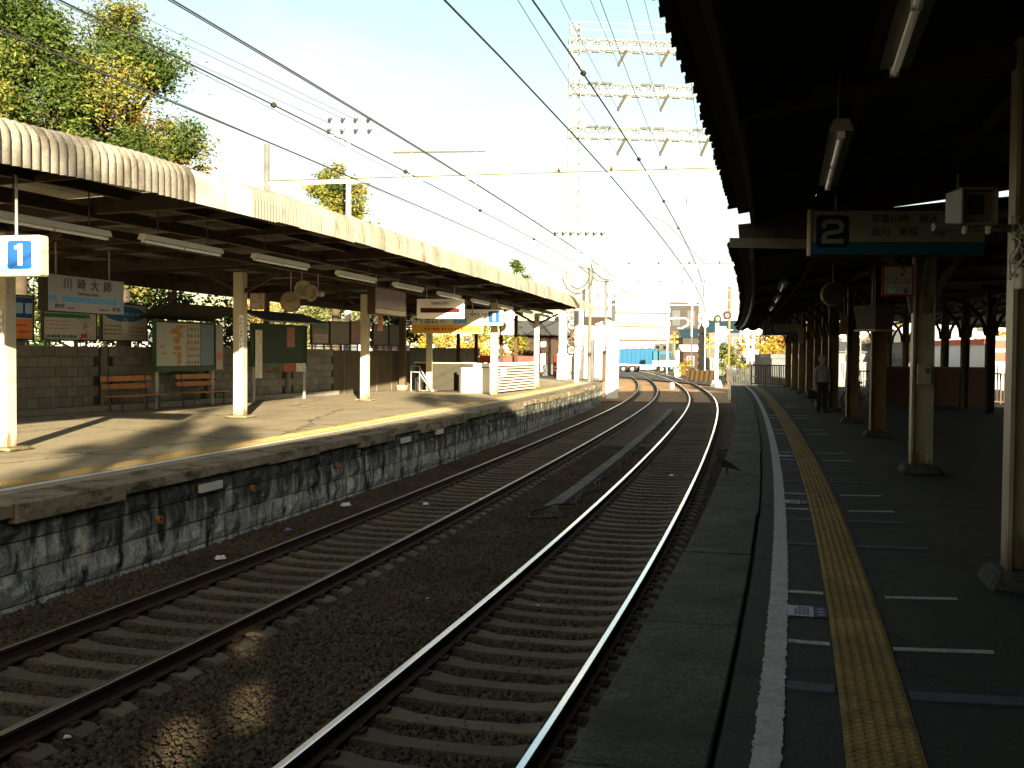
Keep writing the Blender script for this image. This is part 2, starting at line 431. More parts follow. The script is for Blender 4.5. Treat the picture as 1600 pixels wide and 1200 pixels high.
# scattered stones near the camera (uncountable)
def make_stones():
    mb = MB()
    for a in fr(1, 33, 1)[:-1]:
        q = [W(a, -5.82, ZR - .225), W(a, 1.66, ZR - .225), W(a + 1, 1.66, ZR - .225), W(a + 1, -5.82, ZR - .225)]
        mb.add(q, [(0, 1, 2, 3)])
    o = mb.build('ballast_stones', STONE); stuff(o)
    ng = bpy.data.node_groups.new('scatter', 'GeometryNodeTree')
    ng.interface.new_socket('Geometry', in_out='INPUT', socket_type='NodeSocketGeometry')
    ng.interface.new_socket('Geometry', in_out='OUTPUT', socket_type='NodeSocketGeometry')
    N, L = ng.nodes, ng.links
    gi, go = N.new('NodeGroupInput'), N.new('NodeGroupOutput')
    dp = N.new('GeometryNodeDistributePointsOnFaces'); dp.inputs['Density'].default_value = 620
    L.new(gi.outputs[0], dp.inputs['Mesh'])
    ico = N.new('GeometryNodeMeshIcoSphere'); ico.inputs['Radius'].default_value = .030; ico.inputs['Subdivisions'].default_value = 2
    sp = N.new('GeometryNodeSetPosition')
    nz = N.new('ShaderNodeTexNoise'); nz.inputs['Scale'].default_value = 26
    pos = N.new('GeometryNodeInputPosition'); L.new(pos.outputs[0], nz.inputs['Vector'])
    sub = N.new('ShaderNodeVectorMath'); sub.operation = 'SUBTRACT'; sub.inputs[1].default_value = (.5, .5, .5)
    L.new(nz.outputs['Color'], sub.inputs[0])
    scl = N.new('ShaderNodeVectorMath'); scl.operation = 'SCALE'; scl.inputs['Scale'].default_value = .055
    L.new(sub.outputs[0], scl.inputs[0])
    L.new(ico.outputs[0], sp.inputs['Geometry']); L.new(scl.outputs[0], sp.inputs['Offset'])
    sh = N.new('GeometryNodeSetShadeSmooth'); sh.inputs['Shade Smooth'].default_value = False
    L.new(sp.outputs[0], sh.inputs[0])
    sm = N.new('GeometryNodeSetMaterial'); sm.inputs['Material'].default_value = STONE
    L.new(sh.outputs[0], sm.inputs['Geometry'])
    ip = N.new('GeometryNodeInstanceOnPoints')
    L.new(dp.outputs['Points'], ip.inputs['Points']); L.new(sm.outputs[0], ip.inputs['Instance'])
    rv = N.new('FunctionNodeRandomValue'); rv.data_type = 'FLOAT_VECTOR'; rv.inputs[0].default_value = (0, 0, 0); rv.inputs[1].default_value = (6.28, 6.28, 6.28)
    rs = N.new('FunctionNodeRandomValue'); rs.data_type = 'FLOAT_VECTOR'; rs.inputs[0].default_value = (.55, .55, .4); rs.inputs[1].default_value = (1.35, 1.1, .9); rs.inputs['Seed'].default_value = 3
    L.new(rv.outputs[0], ip.inputs['Rotation']); L.new(rs.outputs[0], ip.inputs['Scale'])
    st = N.new('GeometryNodeStoreNamedAttribute'); st.domain = 'INSTANCE'; st.data_type = 'FLOAT'; st.inputs['Name'].default_value = 'tint'
    rt = N.new('FunctionNodeRandomValue'); rt.data_type = 'FLOAT'; rt.inputs['Seed'].default_value = 9
    L.new(ip.outputs[0], st.inputs['Geometry']); L.new(rt.outputs[1], st.inputs['Value'])
    L.new(st.outputs[0], go.inputs[0])
    md = o.modifiers.new('scatter', 'NODES'); md.node_group = ng
make_stones()

# ------------------------------------------------------------------ tracks
def sleeper_mesh():
    mb = MB()
    L = 1.0
    xs = [-L, -.92, -.6, -.42, 0, .42, .6, .92, L]
    zt = [-.205, -.172, -.160, -.185, -.192, -.185, -.160, -.172, -.205]
    wd = [.11, .125, .125, .095, .085, .095, .125, .125, .11]
    vs, fs = [], []
    for x, z, w in zip(xs, zt, wd):
        vs += [(x, -w - .02, -.36), (x, -w, z), (x, w, z), (x, w + .02, -.36)]
    for i in range(len(xs) - 1):
        for j in range(3):
            fs.append((i * 4 + j, i * 4 + j + 1, i * 4 + j + 5, i * 4 + j + 4))
    fs += [(0, 3, 2, 1), (32, 33, 34, 35)]
    mb.add(vs, fs)
    return mb.mesh('sleeper', M_SLEEPER)
SLP = sleeper_mesh()
def railprof(c):
    p = [(-.063, -.150), (-.063, -.140), (-.012, -.122), (-.010, -.045), (-.033, -.034), (-.033, -.006), (-.024, 0.), (.024, 0.), (.033, -.006), (.033, -.034), (.010, -.045), (.012, -.122), (.063, -.140), (.063, -.150)]
    return [(c + a, ZR + z) for a, z in p]
CLIP = MB()
def track(o0, label, shine, s0, s1):
    t = thing('railway_track', label, 'railway track', W(s0, o0, ZR), 0, 'two railway tracks between the platforms', True)
    ss = fr(-12, 175, 1.)
    for c in (-.752, .752):
        mb = MB(); mb.sweep(railprof(o0 + c), ss)
        n = 14
        for k in range(len(ss) - 1):
            for j in (5, 6, 7):
                mb.m[k * n + j] = 1
        mb.build('rail', [M_RAIL, shine], t)
    cl = MB()
    s = 1.5; i = 0
    while s < 130:
        p = W(s, o0, ZR)
        inst('sleeper', SLP, t, p - t.location + Vector((0, 0, R.uniform(-.008, .004))), (0, 0, -HD(s) + R.uniform(-.012, .012)))
        if s < 45:
            for c in (-.752, .752):
                for q in (-.095, .095):
                    w = W(s, o0 + c + q, ZR - .147)
                    cl.box(w, (.07, .09, .03), rz=-HD(s))
                    cl.box(w + Vector((0, 0, .02)), (.03, .03, .02), rz=-HD(s))
        s += .485; i += 1
    stuff(cl.build('rail_clips', M_RAIL, t))
    return t
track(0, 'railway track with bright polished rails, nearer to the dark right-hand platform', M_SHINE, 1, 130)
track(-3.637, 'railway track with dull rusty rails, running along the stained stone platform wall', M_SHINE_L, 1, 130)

# cable trough between the tracks
def troughs():
    t = thing('cable_trough', 'long low grey concrete cable trough lying between the two tracks', 'cable trough', W(19, -1.6, ZR - .2), 0, None, True)
    ss = fr(19.2, 54.5, 1.)
    for a, b in zip(ss[:-1], ss[1:]):
        mb = MB(); mb.sweep([(-1.76 + R.uniform(-.012, .012), ZR - .22), (-1.75, ZR - .12 + R.uniform(-.008, .008)), (-1.50, ZR - .12), (-1.47, ZR - .22)], [a + .006, b - .006])
        mb.build('lid', mat('trough_concrete', (.085, .08, .062), rough=.9, var=.25, scale=3, rnd=.2, fine=.25), t)
    c = thing('loose_cable', 'tangled black cable lying beside the concrete trough', 'cable', W(18.5, -1.4, ZR - .15), 0, None, True)
    pts = [W(18.2, -1.3, ZR - .16), W(17.9, -1.75, ZR - .15), W(18.6, -1.9, ZR - .15), W(19.4, -1.55, ZR - .10)]
    s = 19.8; k = 0
    while s < 52:
        pts.append(W(s, -1.34 + .08 * math.sin(k * 1.7) + R.uniform(-.04, .04), ZR - .17 + R.uniform(0, .04))); s += R.uniform(.35, .75); k += 1
    mb = MB(); mb.tube(pts, .014, 5); mb.build('cable', M_BLACK, c, smooth=True)
    pts = [W(18.3, -1.25, ZR - .15)]
    s = 19.; k = 0
    while s < 46:
        pts.append(W(s, -1.30 + .09 * math.sin(k * 1.3 + 1) + R.uniform(-.04, .04), ZR - .17 + R.uniform(0, .04))); s += R.uniform(.4, .8); k += 1
    mb = MB(); mb.tube(pts, .009, 5); mb.build('cable', M_BLACK, c, smooth=True)
troughs()

# ------------------------------------------------------------------ left platform
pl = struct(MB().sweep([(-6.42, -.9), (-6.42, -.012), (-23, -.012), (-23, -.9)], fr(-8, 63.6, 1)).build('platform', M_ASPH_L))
mb = MB(); mb.sweep([(-6.35, -.9), (-6.35, -.02), (-23, -.02), (-23, -.9)], fr(63.62, 80, 1)); mb.build('ramp', M_ASPH_L, pl)
for a in fr(-8, 63.4, 2.04)[:-1]:
    j = R.uniform(-.025, .025); zb = R.choice([-.17, -.2, -.24, -.27])
    mb = MB(); mb.sweep([(-5.86 + j, zb), (-5.86 + j, -.012 + R.uniform(-.004, 0)), (-6.46, -.001), (-6.46, zb)], [a + .008, a + 1.02, a + 2.03])
    mb.build('coping_slab', M_COPING, pl, bevel=.012)
mb = MB(); mb.sweep([(-5.99, ZR - .45), (-5.99, -.2), (-6.2, -.2), (-6.2, ZR - .45)], fr(-8, 63.4, 1)); mb.build('wall_backing', M_JOINT, pl)
STN = []
for k in range(4):
    mb = MB(); w, h = .5, .5
    g = []
    nx, nz = 4, 3
    vs = []; fs = []
    for iz in range(nz + 1):
        for ix in range(nx + 1):
            e = ix in (0, nx) or iz in (0, nz)
            vs.append((-.06 if not e else -.035, -w + 2 * w * ix / nx, -h + 2 * h * iz / nz))
            if not e: vs[-1] = (vs[-1][0] + R.uniform(-.02, .02), vs[-1][1], vs[-1][2])
    vs = [(-p[0], p[1], p[2]) for p in vs]
    for iz in range(nz):
        for ix in range(nx):
            a = iz * (nx + 1) + ix
            fs.append((a, a + 1, a + nx + 2, a + nx + 1))
    b0 = len(vs)
    ring = [0, nx, (nz + 1) * (nx + 1) - 1, nz * (nx + 1)]
    vs += [(-.12, vs[q][1], vs[q][2]) for q in ring]
    per = [list(range(0, nx + 1)), [i * (nx + 1) + nx for i in range(nz + 1)], list(range((nz + 1) * (nx + 1) - 1, nz * (nx + 1) - 1, -1)), [i * (nx + 1) for i in range(nz, -1, -1)]]
    for q in range(4):
        fs.append(tuple(per[q]) + (b0 + (q + 1) % 4, b0 + q))
    mb.add(vs, fs); STN.append(mb.mesh('stone', M_STONEBLK))
zr0 = ZR - .45
for row in range(4):
    hh = [.30, .35, .34, .30][row]
    z0 = [-1.48, -1.17, -.81, -.46][row]
    s = -4 + R.uniform(0, .5)
    while s < 63:
        L = R.uniform(.62, 1.15)
        if s + L > 63.3: break
        if s + L > 6:
            inst('stone', R.choice(STN), pl, W(s + L / 2, -6.0 + R.uniform(-.012, .018), z0 + hh / 2), (0, 0, -HD(s + L / 2)), (1, (L - .022), hh - .008))
        s += L
# drain pipes let into the wall
for s, z in ((13.2, -.62), (15.9, -.52), (19.4, -.5), (25.5, -.5), (31.5, -.5)):
    mb = MB(); p = W(s, -5.91, z)
    mb.lathe([(.055, 0), (.055, .06), (.04, .06), (.04, .01)], 12, (0, 0, 0), 'X')
    o = mb.build('drain_pipe', mat('rust_pipe', (.22, .09, .04), rough=.9), pl, loc=p, rz=-HD(s))
# pale litter of mortar blocks let into the wall top
for s in (14.6, 23.5, 26.2):
    mb = MB(); mb.box((0, 0, 0), (.05, .62, .12)); mb.build('pale_patch', M_OFFWHITE, pl, loc=W(s, -5.90, -.33), rz=-HD(s))
def jagline(o0, w, z, ss, j):
    mb = MB(); vs, fs = [], []
    for s in ss:
        vs += [W(s, o0 - w / 2 + R.uniform(-j, j), z), W(s, o0 + w / 2 + R.uniform(-j, j), z)]
    for i in range(len(ss) - 1): fs.append((2 * i, 2 * i + 1, 2 * i + 3, 2 * i + 2))
    return mb.add(vs, fs)
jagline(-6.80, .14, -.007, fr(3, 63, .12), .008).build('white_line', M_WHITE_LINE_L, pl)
def tactile(n, sz, hi):
    mb = MB()
    h = .006
    mb.hexa([(-sz / 2, -sz / 2, -.01), (sz / 2, -sz / 2, -.01), (sz / 2, sz / 2, -.01), (-sz / 2, sz / 2, -.01), (-sz / 2 + .003, -sz / 2 + .003, h), (sz / 2 - .003, -sz / 2 + .003, h), (sz / 2 - .003, sz / 2 - .003, h), (-sz / 2 + .003, sz / 2 - .003, h)])
    if hi:
        st = sz / n
        for i in range(n):
            for j in range(n):
                x, y = -sz / 2 + st * (i + .5), -sz / 2 + st * (j + .5)
                q = 6
                vs = [(x + .46 * st * .75 * math.cos(2 * PI * k / q), y + .46 * st * .75 * math.sin(2 * PI * k / q), h) for k in range(q)] + [(x + .27 * st * .75 * math.cos(2 * PI * k / q), y + .27 * st * .75 * math.sin(2 * PI * k / q), h + .006) for k in range(q)]
                mb.add(vs, [(k, (k + 1) % q, q + (k + 1) % q, q + k) for k in range(q)] + [tuple(range(q, 2 * q))])
    return mb
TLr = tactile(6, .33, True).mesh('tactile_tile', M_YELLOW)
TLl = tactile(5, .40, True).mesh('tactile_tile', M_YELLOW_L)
s = 6.2
while s < 62:
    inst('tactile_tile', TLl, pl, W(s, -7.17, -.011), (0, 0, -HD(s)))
    s += .404

# ------------------------------------------------------------------ right platform
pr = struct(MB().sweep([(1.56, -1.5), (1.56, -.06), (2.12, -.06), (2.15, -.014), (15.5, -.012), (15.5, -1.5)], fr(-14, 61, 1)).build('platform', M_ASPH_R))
M_GAP = mat('gap_dark', (.018, .018, .015), rough=1)
for a in fr(-12, 60.6, 2.42)[:-1]:
    mb = MB(); z = R.uniform(-.016, -.004); jj = R.uniform(-.01, .01)
    mb.sweep([(1.53 + jj, -.2), (1.53 + jj, z - .004), (2.115 + R.uniform(-.02, .005), z), (2.115, -.2)], [a + .006, a + 1.21, a + 2.414])
    mb.build('edge_slab', M_EDGE, pr, bevel=.01)
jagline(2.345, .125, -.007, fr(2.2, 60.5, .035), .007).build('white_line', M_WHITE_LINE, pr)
s = 2.6
while s < 60.5:
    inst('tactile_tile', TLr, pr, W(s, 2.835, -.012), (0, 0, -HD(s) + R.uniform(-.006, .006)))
    s += .3325
def stripe(s, o0, o1, w, m, nm='painted_stripe', sk=0.):
    mb = MB()
    vs = [W(s - w / 2, o0, -.007), W(s - w / 2 + sk, o1, -.007), W(s + w / 2 + sk, o1, -.007), W(s + w / 2, o0, -.007)]
    mb.add([p + Vector((0, 0, -.010)) for p in vs] + vs, [(3, 2, 1, 0), (4, 5, 6, 7), (0, 1, 5, 4), (1, 2, 6, 5), (2, 3, 7, 6), (3, 0, 4, 7)])
    return mb.build(nm, m, pr)
for s in (7.11, 8.46, 12.66, 13.98, 18.3, 19.6, 24.1, 25.4, 30., 31.3, 36, 37.3):
    for a, b in ((2.415, 2.655), (3.08 if s > 8 else 3.01, 3.57)):
        stripe(s, a, b, .055, M_WHITE_LINE, sk=.1 * (b > 3))
for s in (6.25, 10.45, 11.9, 15.3, 16.6, 21.5, 22.6):
    for a, b in ((2.415, 2.655), (3.02, 3.62)):
        stripe(s, a, b, .13 if s < 7 else .1, M_BLUE_BAND, sk=.08 * (b > 3))
# ------------------------------------------------------------------ left canopy
def zeL(s):
    """eave height of the left canopy (bottom of its front sheets)"""
    if s < 10: return 3.79
    if s < 14: return 3.79 + .15 * (s - 10) / 4
    if s < 20: return 3.94 + .08 * (s - 14) / 6
    return 4.02
EL = -6.3
def canopy_left():
    t = thing('platform_canopy', 'long canopy of sunlit corrugated sheets on cream columns over the left platform', 'canopy', W(15.5, EL, 0), 0, None, True)
    # corrugated sheets: front, rounded top and roof in one bent sheet each
    s = -2.0
    while s < 60.2:
        WV = .165 if s < 14 else .115
        flat = 14.2 < s < 16.2
        nw = 6 if s < 14 else 8
        mb = MB()
        L = nw * WV
        prof = [(0, 0), (0, .30), (-.015, .40), (-.07, .49), (-.16, .54), (-.35, .56), (-4.5, .34), (-9.4, .02)]
        ss = fr(0, L - .004, WV / 8)
        vs = []
        jz = R.uniform(-.012, .012); jo = R.uniform(-.01, .01)
        for a in ss:
            ph = 2 * PI * a / WV
            h = 0 if flat else (.030 if s < 14 else .024) * (1 - abs(math.sin(ph / 2)) ** .6 * 2)
            for i, (o, z) in enumerate(prof):
                n0 = (1, 0) if i < 2 else ((.9, .4) if i == 2 else ((.6, .8) if i == 3 else (0, 1)))
                vs.append(W(s + a, EL + o + jo - n0[0] * h, zeL(s + a) + z + jz - n0[1] * h))
        n = len(prof)
        fs = [(i * n + j, (i + 1) * n + j, (i + 1) * n + j + 1, i * n + j + 1) for i in range(len(ss) - 1) for j in range(n - 1)]
        mb.add(vs, fs)
        o = mb.build('roof_sheet', mat('new_sheet', (.42, .41, .36), rough=.6, var=.06) if flat else M_SLATE, t)
        s += L
    # purlins and battens under the sheet
    for o in (-6.42, -7.9, -9.4, -12.2, -13.8, -15.3):
        mb = MB(); zz = .33 + .035 * (o + 6.3)
        mb.sweep([(o - .05, zz - .12 + (0.02 if o > -6.5 else 0)), (o + .05, zz - .12), (o + .05, zz + .05), (o - .05, zz + .05)], fr(-2, 60, 1), zf=zeL)
        mb.build('purlin', M_BROWN, t)
    mb = MB(); mb.sweep([(-15.66, -.45), (-15.60, -.45), (-15.60, .02), (-15.66, .02)], fr(-2, 60, 1), zf=zeL); mb.build('rear_fascia', M_BROWN, t)
    # frames: column, main beam, knee braces
    cols = [(6.0, -10.1), (15.56, -10.30), (24.97, -10.87), (34.94, -11.20), (44.2, -11.6), (52.1, -8.24)]
    for i, (s, o) in enumerate(cols):
        p = W(s, o, 0); h = -HD(s)
        zb = zeL(s) - .06
        mb = MB(); zt = zeL(s) - .30
        w = .27 if i < 4 else .24
        mb.box((0, 0, zt / 2), (w, w, zt))
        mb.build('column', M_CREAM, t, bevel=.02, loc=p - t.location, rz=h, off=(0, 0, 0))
        mb = MB(); mb.box((0, 0, .03), (.62, .55, .06)); mb.build('column_base', M_COPING, t, bevel=.02, loc=p - t.location, rz=h, off=(0, 0, 0))
        a, b = W(s, EL - .08, zeL(s) + .16), W(s, -15.5, zeL(s) - .14)
        mb = MB(); mb.bar(a, b, .16, .26); mb.build('beam', M_BROWN, t)
        mb = MB()
        for d in (-1, 1):
            mb.bar(W(s, o, zt - .55), W(s, o + d * 1.1, zt + .02 - .03 * d), .08, .1)
        mb.build('brace', M_BROWN, t)
    for s in (1.2, 10.8, 20.3, 29.9, 39.6, 48.3, 56.2):
        a, b = W(s, EL - .08, zeL(s) + .20), W(s, -15.5, zeL(s) - .12)
        mb = MB(); mb.bar(a, b, .10, .16); mb.build('rafter', M_BROWN, t)
    for s in (5.9, 13.2, 18., 22.6, 27.4, 32.3, 37.3):
        a, b = W(s, EL - .08, zeL(s) + .24), W(s, -15.5, zeL(s) - .08)
        mb = MB(); mb.bar(a, b, .06, .10); mb.build('batten', M_BROWN, t)
    for o in (-8.6, -10.4):
        mb = MB(); mb.sweep([(o - .06, -.10), (o + .06, -.10), (o + .06, .06), (o - .06, .06)], fr(-2, 60, 1), zf=zeL); mb.build('tie_beam', M_BROWN, t)
    return t
CANL = canopy_left()

def lamp_mesh(L):
    a = MB(); a.prism([(-.085, .0), (.085, .0), (.05, .09), (-.05, .09)], L)
    b = MB(); b.tube([(0, -L / 2 + .04, -.03), (0, L / 2 - .04, -.03)], .022, 8)
    c = MB()
    for y in (-L / 2 + .03, -.0, L / 2 - .03): c.box((0, y, -.02), (.05, .05, .06))
    d = []
    for y in (-L * .32, L * .32): d.append(MB().tube([(0, y, .08), (0, y, .62)], .012, 5))
    return a, b, c, d
def lamp(label, s, o, z, L=2.45, group=None, rods=.0, pm=None):
    p = W(s, o, z)
    t = thing('strip_light', label, 'strip light', p, -HD(s), group)
    a, b, c, d = lamp_mesh(L)
    a.build('housing', pm or M_OFFWHITE, t); b.build('tube', M_TUBE, t); stuff(c.build('tube_holders', M_OFFWHITE, t))
    for q in d: q.build('hanging_rod', M_DGREY, t)
    return t
ords = ['nearest the camera', 'second from the camera, over the name board', 'third from the camera, left of the horns', 'fourth from the camera, right of the horns', 'fifth from the camera, past the brown sign', 'sixth from the camera, above the information sign', 'seventh from the camera, above the exit sign', 'eighth from the camera, beside the white horn', 'ninth from the camera, before the far column', 'farthest one, near the end']
for i, s in enumerate((13.2, 16.6, 20.4, 24.6, 28.6, 32.8, 37., 41.2, 45.6, 50.2)):
    lamp('unlit strip light under the left canopy, ' + ords[i], s, -7.55, zeL(s) - .50, group='strip lights under the left canopy')

# ------------------------------------------------------------------ right canopy, two sections with a small step between them
def roof_section(t, s0, s1, e, ze, ridge, wmat, jag, holes=()):
    prof = [(e, 0), (5.2, .55), (6.2, .62), (15.6, -.05)]
    WV = .16
    a = s0
    while a < s1 - .05:
        b = min(a + WV * 6, s1)
        if holes and b > -17.4 and a < -12.:
            a = b; continue
        mb = MB(); vs = []; ss = fr(a, b - .003, WV / 4)
        jo = R.uniform(-jag, jag)
        for q in ss:
            h = .022 * math.sin(2 * PI * q / WV)
            st = (int((q - s0) / WV) % 2) * .02
            for i, (o, z) in enumerate(prof): vs.append(W(q, o + (jo - st if i == 0 else 0), ze + .10 + z + h))
        n = len(prof)
        mb.add(vs, [(i * n + j, (i + 1) * n + j, (i + 1) * n + j + 1, i * n + j + 1) for i in range(len(ss) - 1) for j in range(n - 1)])
        mb.build('roof_sheet', wmat, t)
        a = b
    # underside boarding
    for k in range(12):
        o0 = e + .12 + k * 1.05; o1 = min(o0 + 1.04, 15.3)
        if o0 > 15: break
        f = lambda o: ze + .0 + (.55 * (o - e) / (5.2 - e) if o < 5.2 else (.62 - .67 * max(0, o - 6.2) / 9.4))
        for u, v in (((s0 + .05, -17.6), (-11.8, s1 - .05)) if holes and o1 > 9 else ((s0 + .05, s1 - .05),)):
            mb = MB(); mb.sweep([(o0, f(o0)), (o1, f(o1)), (o1, f(o1) + .025), (o0, f(o0) + .025)], fr(u, v, 1.3))
            mb.build('ceiling_board', M_DARKWOOD, t)
    if holes:
        mb = MB(); c = .1
        S = fr(-18.4, -11., c); O = [1.62 + c * k for k in range(140)]
        ff = lambda o: (.55 * (o - e) / (5.2 - e) if o < 5.2 else (.62 - .67 * max(0, o - 6.2) / 9.4)) + ze + .09
        for i in range(len(S) - 1):
            for j in range(len(O) - 1):
                x, y = (S[i] + S[i + 1]) / 2, (O[j] + O[j + 1]) / 2
                if any(((x - hs) / ra) ** 2 + ((y - ho) / rb) ** 2 < 1 for hs, ho, ra, rb in holes): continue
                mb.add([W(S[i], O[j], ff(O[j])), W(S[i + 1], O[j], ff(O[j])), W(S[i + 1], O[j + 1], ff(O[j + 1])), W(S[i], O[j + 1], ff(O[j + 1]))], [(0, 1, 2, 3)])
        mb.build('holed_sheet', wmat, t)  # unseen sheet, its holes shaped to throw sun spots on the ballast
    f = lambda o: ze + (.55 * (o - e) / (5.2 - e) if o < 5.2 else (.62 - .67 * max(0, o - 6.2) / 9.4))
    mb = MB(); mb.sweep([(e + .30, ze - .16), (e + .36, ze - .16), (e + .36, ze + .06), (e + .30, ze + .06)], fr(s0, s1, 1.)); mb.build('eave_board', M_DARKTRIM, t)
    for o in (2.9, 4.3):
        mb = MB(); mb.sweep([(o, f(o) - .10), (o + .07, f(o) - .10), (o + .07, f(o)), (o, f(o))], fr(s0, s1, 1.)); mb.build('purlin', M_DARKTRIM, t)
    for o in (6.6, 8.9, 11.2, 13.5):
        mb = MB(); mb.sweep([(o, f(o) - .14), (o + .1, f(o) - .14), (o + .1, f(o)), (o, f(o))], fr(s0, s1, 1.)); mb.build('purlin', M_DARKWOOD, t)
def hcolumn(t, p, h, H, m, w=.25, foot=True, deep=.25):
    """steel column of H section with a concrete footing"""
    mb = MB()
    mb.box((-w / 2, 0, H / 2), (.03, deep, H)); mb.box((w / 2, 0, H / 2), (.03, deep, H)); mb.box((0, 0, H / 2), (w - .03, .03, H))
    mb.build('column', m, t, loc=p - t.location, rz=h, off=(0, 0, 0))
    if foot:
        mb = MB(); mb.hexa([(-.30, -.30, -.02), (.30, -.30, -.02), (.30, .30, -.02), (-.30, .30, -.02), (-.23, -.23, .12), (.23, -.23, .12), (.23, .23, .12), (-.23, .23, .12)])
        mb.build('column_footing', M_EDGE, t, bevel=.03, loc=p - t.location, rz=h, off=(0, 0, 0))
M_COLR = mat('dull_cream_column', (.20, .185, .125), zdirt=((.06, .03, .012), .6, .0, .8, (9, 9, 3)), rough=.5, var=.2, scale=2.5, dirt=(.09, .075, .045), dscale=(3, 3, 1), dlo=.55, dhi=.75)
M_COLB = mat('brown_column', (.095, .065, .028), rough=.6, var=.25, scale=2.5, dirt=(.04, .025, .013), dscale=(3, 3, 1), dlo=.5, dhi=.7)
def canopy_right():
    t = thing('platform_canopy', 'dark canopy with stepped corrugated edge overhead on the right, near section', 'canopy', W(9, 4, 0), 0, 'canopies over the right platform', True)
    roof_section(t, -44, 15.9, 1.62, 3.70, 4.3, M_RIGHTROOF, .02, holes=((-15.37, 10.76, .22, .12), (-14.46, 10.72, .15, .12), (-13.23, 9.78, .12, .11)))
    for i, s in enumerate((-36, -27, -18, -9, -1., 9.15)):
        p = W(s, 4.12, 0); h = -HD(s)
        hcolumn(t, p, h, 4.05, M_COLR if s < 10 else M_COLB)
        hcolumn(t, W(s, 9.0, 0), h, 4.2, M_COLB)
        for a, b in ((1.9, 5.2), (5.2, 9.), (9., 14.8)):
            mb = MB(); za = 3.62 + (.5 * min(1, (a - 1.6) / 3.6) if a < 6 else .55 - .6 * (a - 6.2) / 9.4); zb = 3.62 + (.5 if b < 6 else .55 - .6 * (b - 6.2) / 9.4)
            mb.bar(W(s, a, za - .02), W(s, b, zb - .02), .10, .16); mb.build('beam', M_DARKTRIM if s != 9.15 else M_DARKTRIM, t)
        for d in ((-1, 1) if s < 0 else ()):
            q = [W(s, 4.12 + d * (.12 + .85 * (1 - math.cos(k * PI / 10))), 3.0 + .75 * math.sin(k * PI / 10)) for k in range(6)]
            mb = MB(); mb.tube(q, .05, 6); mb.build('brace', M_DARKTRIM, t)
    for s in (2.4, 5.6, 12.6):
        mb = MB(); mb.bar(W(s, 2.0, 3.72), W(s, 5.2, 4.2), .06, .10); mb.build('rafter', M_TRIM if s == 5.6 else M_DARKTRIM, t)
    mb = MB(); mb.sweep([(15.35, -.1), (15.5, -.1), (15.5, 3.9), (15.35, 3.9)], fr(-44, 27, 1)); mb.build('added_screen', M_DARKWOOD, t)  # unseen screen added to keep the low sun off this platform
    mb = MB(); mb.bar(W(15.75, 1.95, 3.66), W(15.75, 5.3, 4.1), .08, .30); mb.build('end_beam', M_DARKTRIM, t)
    t2 = thing('platform_canopy', 'dark canopy farther along the right platform, lower, with a pale front board', 'canopy', W(24, 4, 0), 0, 'canopies over the right platform', True)
    roof_section(t2, 16.0, 59, 1.60, 3.22, 4.0, M_RIGHTROOF, .015)
    mb = MB(); mb.bar(W(15.93, 1.62, 3.32), W(15.93, 4.6, 3.22), .05, .14); mb.build('front_board', M_TRIM, t2)
    mb = MB(); mb.bar(W(15.93, 1.75, 3.44), W(15.93, 4.6, 3.70), .04, .28); mb.build('front_panel', M_DARKTRIM, t2)
    for i, (s, o) in enumerate(((16.95, 4.40), (23.99, 4.55), (28.77, 4.48), (34.1, 4.44), (37.6, 4.5), (41, 4.5), (45., 4.5), (49.5, 4.5), (54., 4.5), (58.4, 4.5))):
        p = W(s, o, 0); h = -HD(s)
        hcolumn(t2, p, h, 3.75, M_COLR if i == 0 else M_COLB, w=.27, deep=.27)
        if s > 17:
            hcolumn(t2, W(s, 8.95, 0), h, 3.9, M_DARKTRIM, w=.22, foot=False)
        for a, b, za, zb in ((1.9, 4.45, 3.26, 3.62), (4.45, 9, 3.62, 3.74), (9, 14.8, 3.7, 3.3)):
            mb = MB(); mb.bar(W(s, a, za), W(s, b, zb), .09, .15); mb.build('beam', M_DARKTRIM, t2)
        for oo, mm in ((o, M_TRIM if i == 0 else M_DARKTRIM), (8.95, M_DARKWOOD)):
            for d in (-1, 1):
                q = [W(s, oo + d * (.14 + 1.25 * (1 - math.cos(k * PI / 12))), 2.35 + 1.15 * math.sin(k * PI / 12)) for k in range(7)]
                mb = MB()
                for u, v in zip(q[:-1], q[1:]): mb.bar(u, v, .07, .10)
                mb.build('brace', mm, t2)
                q = [W(s + d * (.14 + 1.25 * (1 - math.cos(k * PI / 12))), oo, 2.35 + 1.1 * math.sin(k * PI / 12)) for k in range(7)]
                mb = MB()
                for u, v in zip(q[:-1], q[1:]): mb.bar(u, v, .07, .10)
                mb.build('brace', mm, t2)
    # scalloped end board
    mb = MB()
    for k in range(9):
        o = 2.1 + k * .42
        mb.lathe([(.2, -.03), (.2, .03)], 12, (0, 0, 0), 'Y')
        break
    pts = [(1.7, 3.28)]
    mb = MB()
    q = [(1.7, 3.42)] + [(1.7 + j * .07, 3.18 - .14 * abs(math.sin(PI * j / 9))) for j in range(0, 46)] + [(4.85, 3.62)]
    vs = [W(58.9, o, z) for o, z in q] + [W(58.96, o, z) for o, z in q]; n = len(q)
    mb.add(vs, [tuple(range(n)), tuple(range(2 * n - 1, n - 1, -1))] + [(i, i + 1, i + n + 1, i + n) for i in range(n - 1)])
    mb.build('end_board', M_DARKWOOD, t2)
    return t, t2
canopy_right()
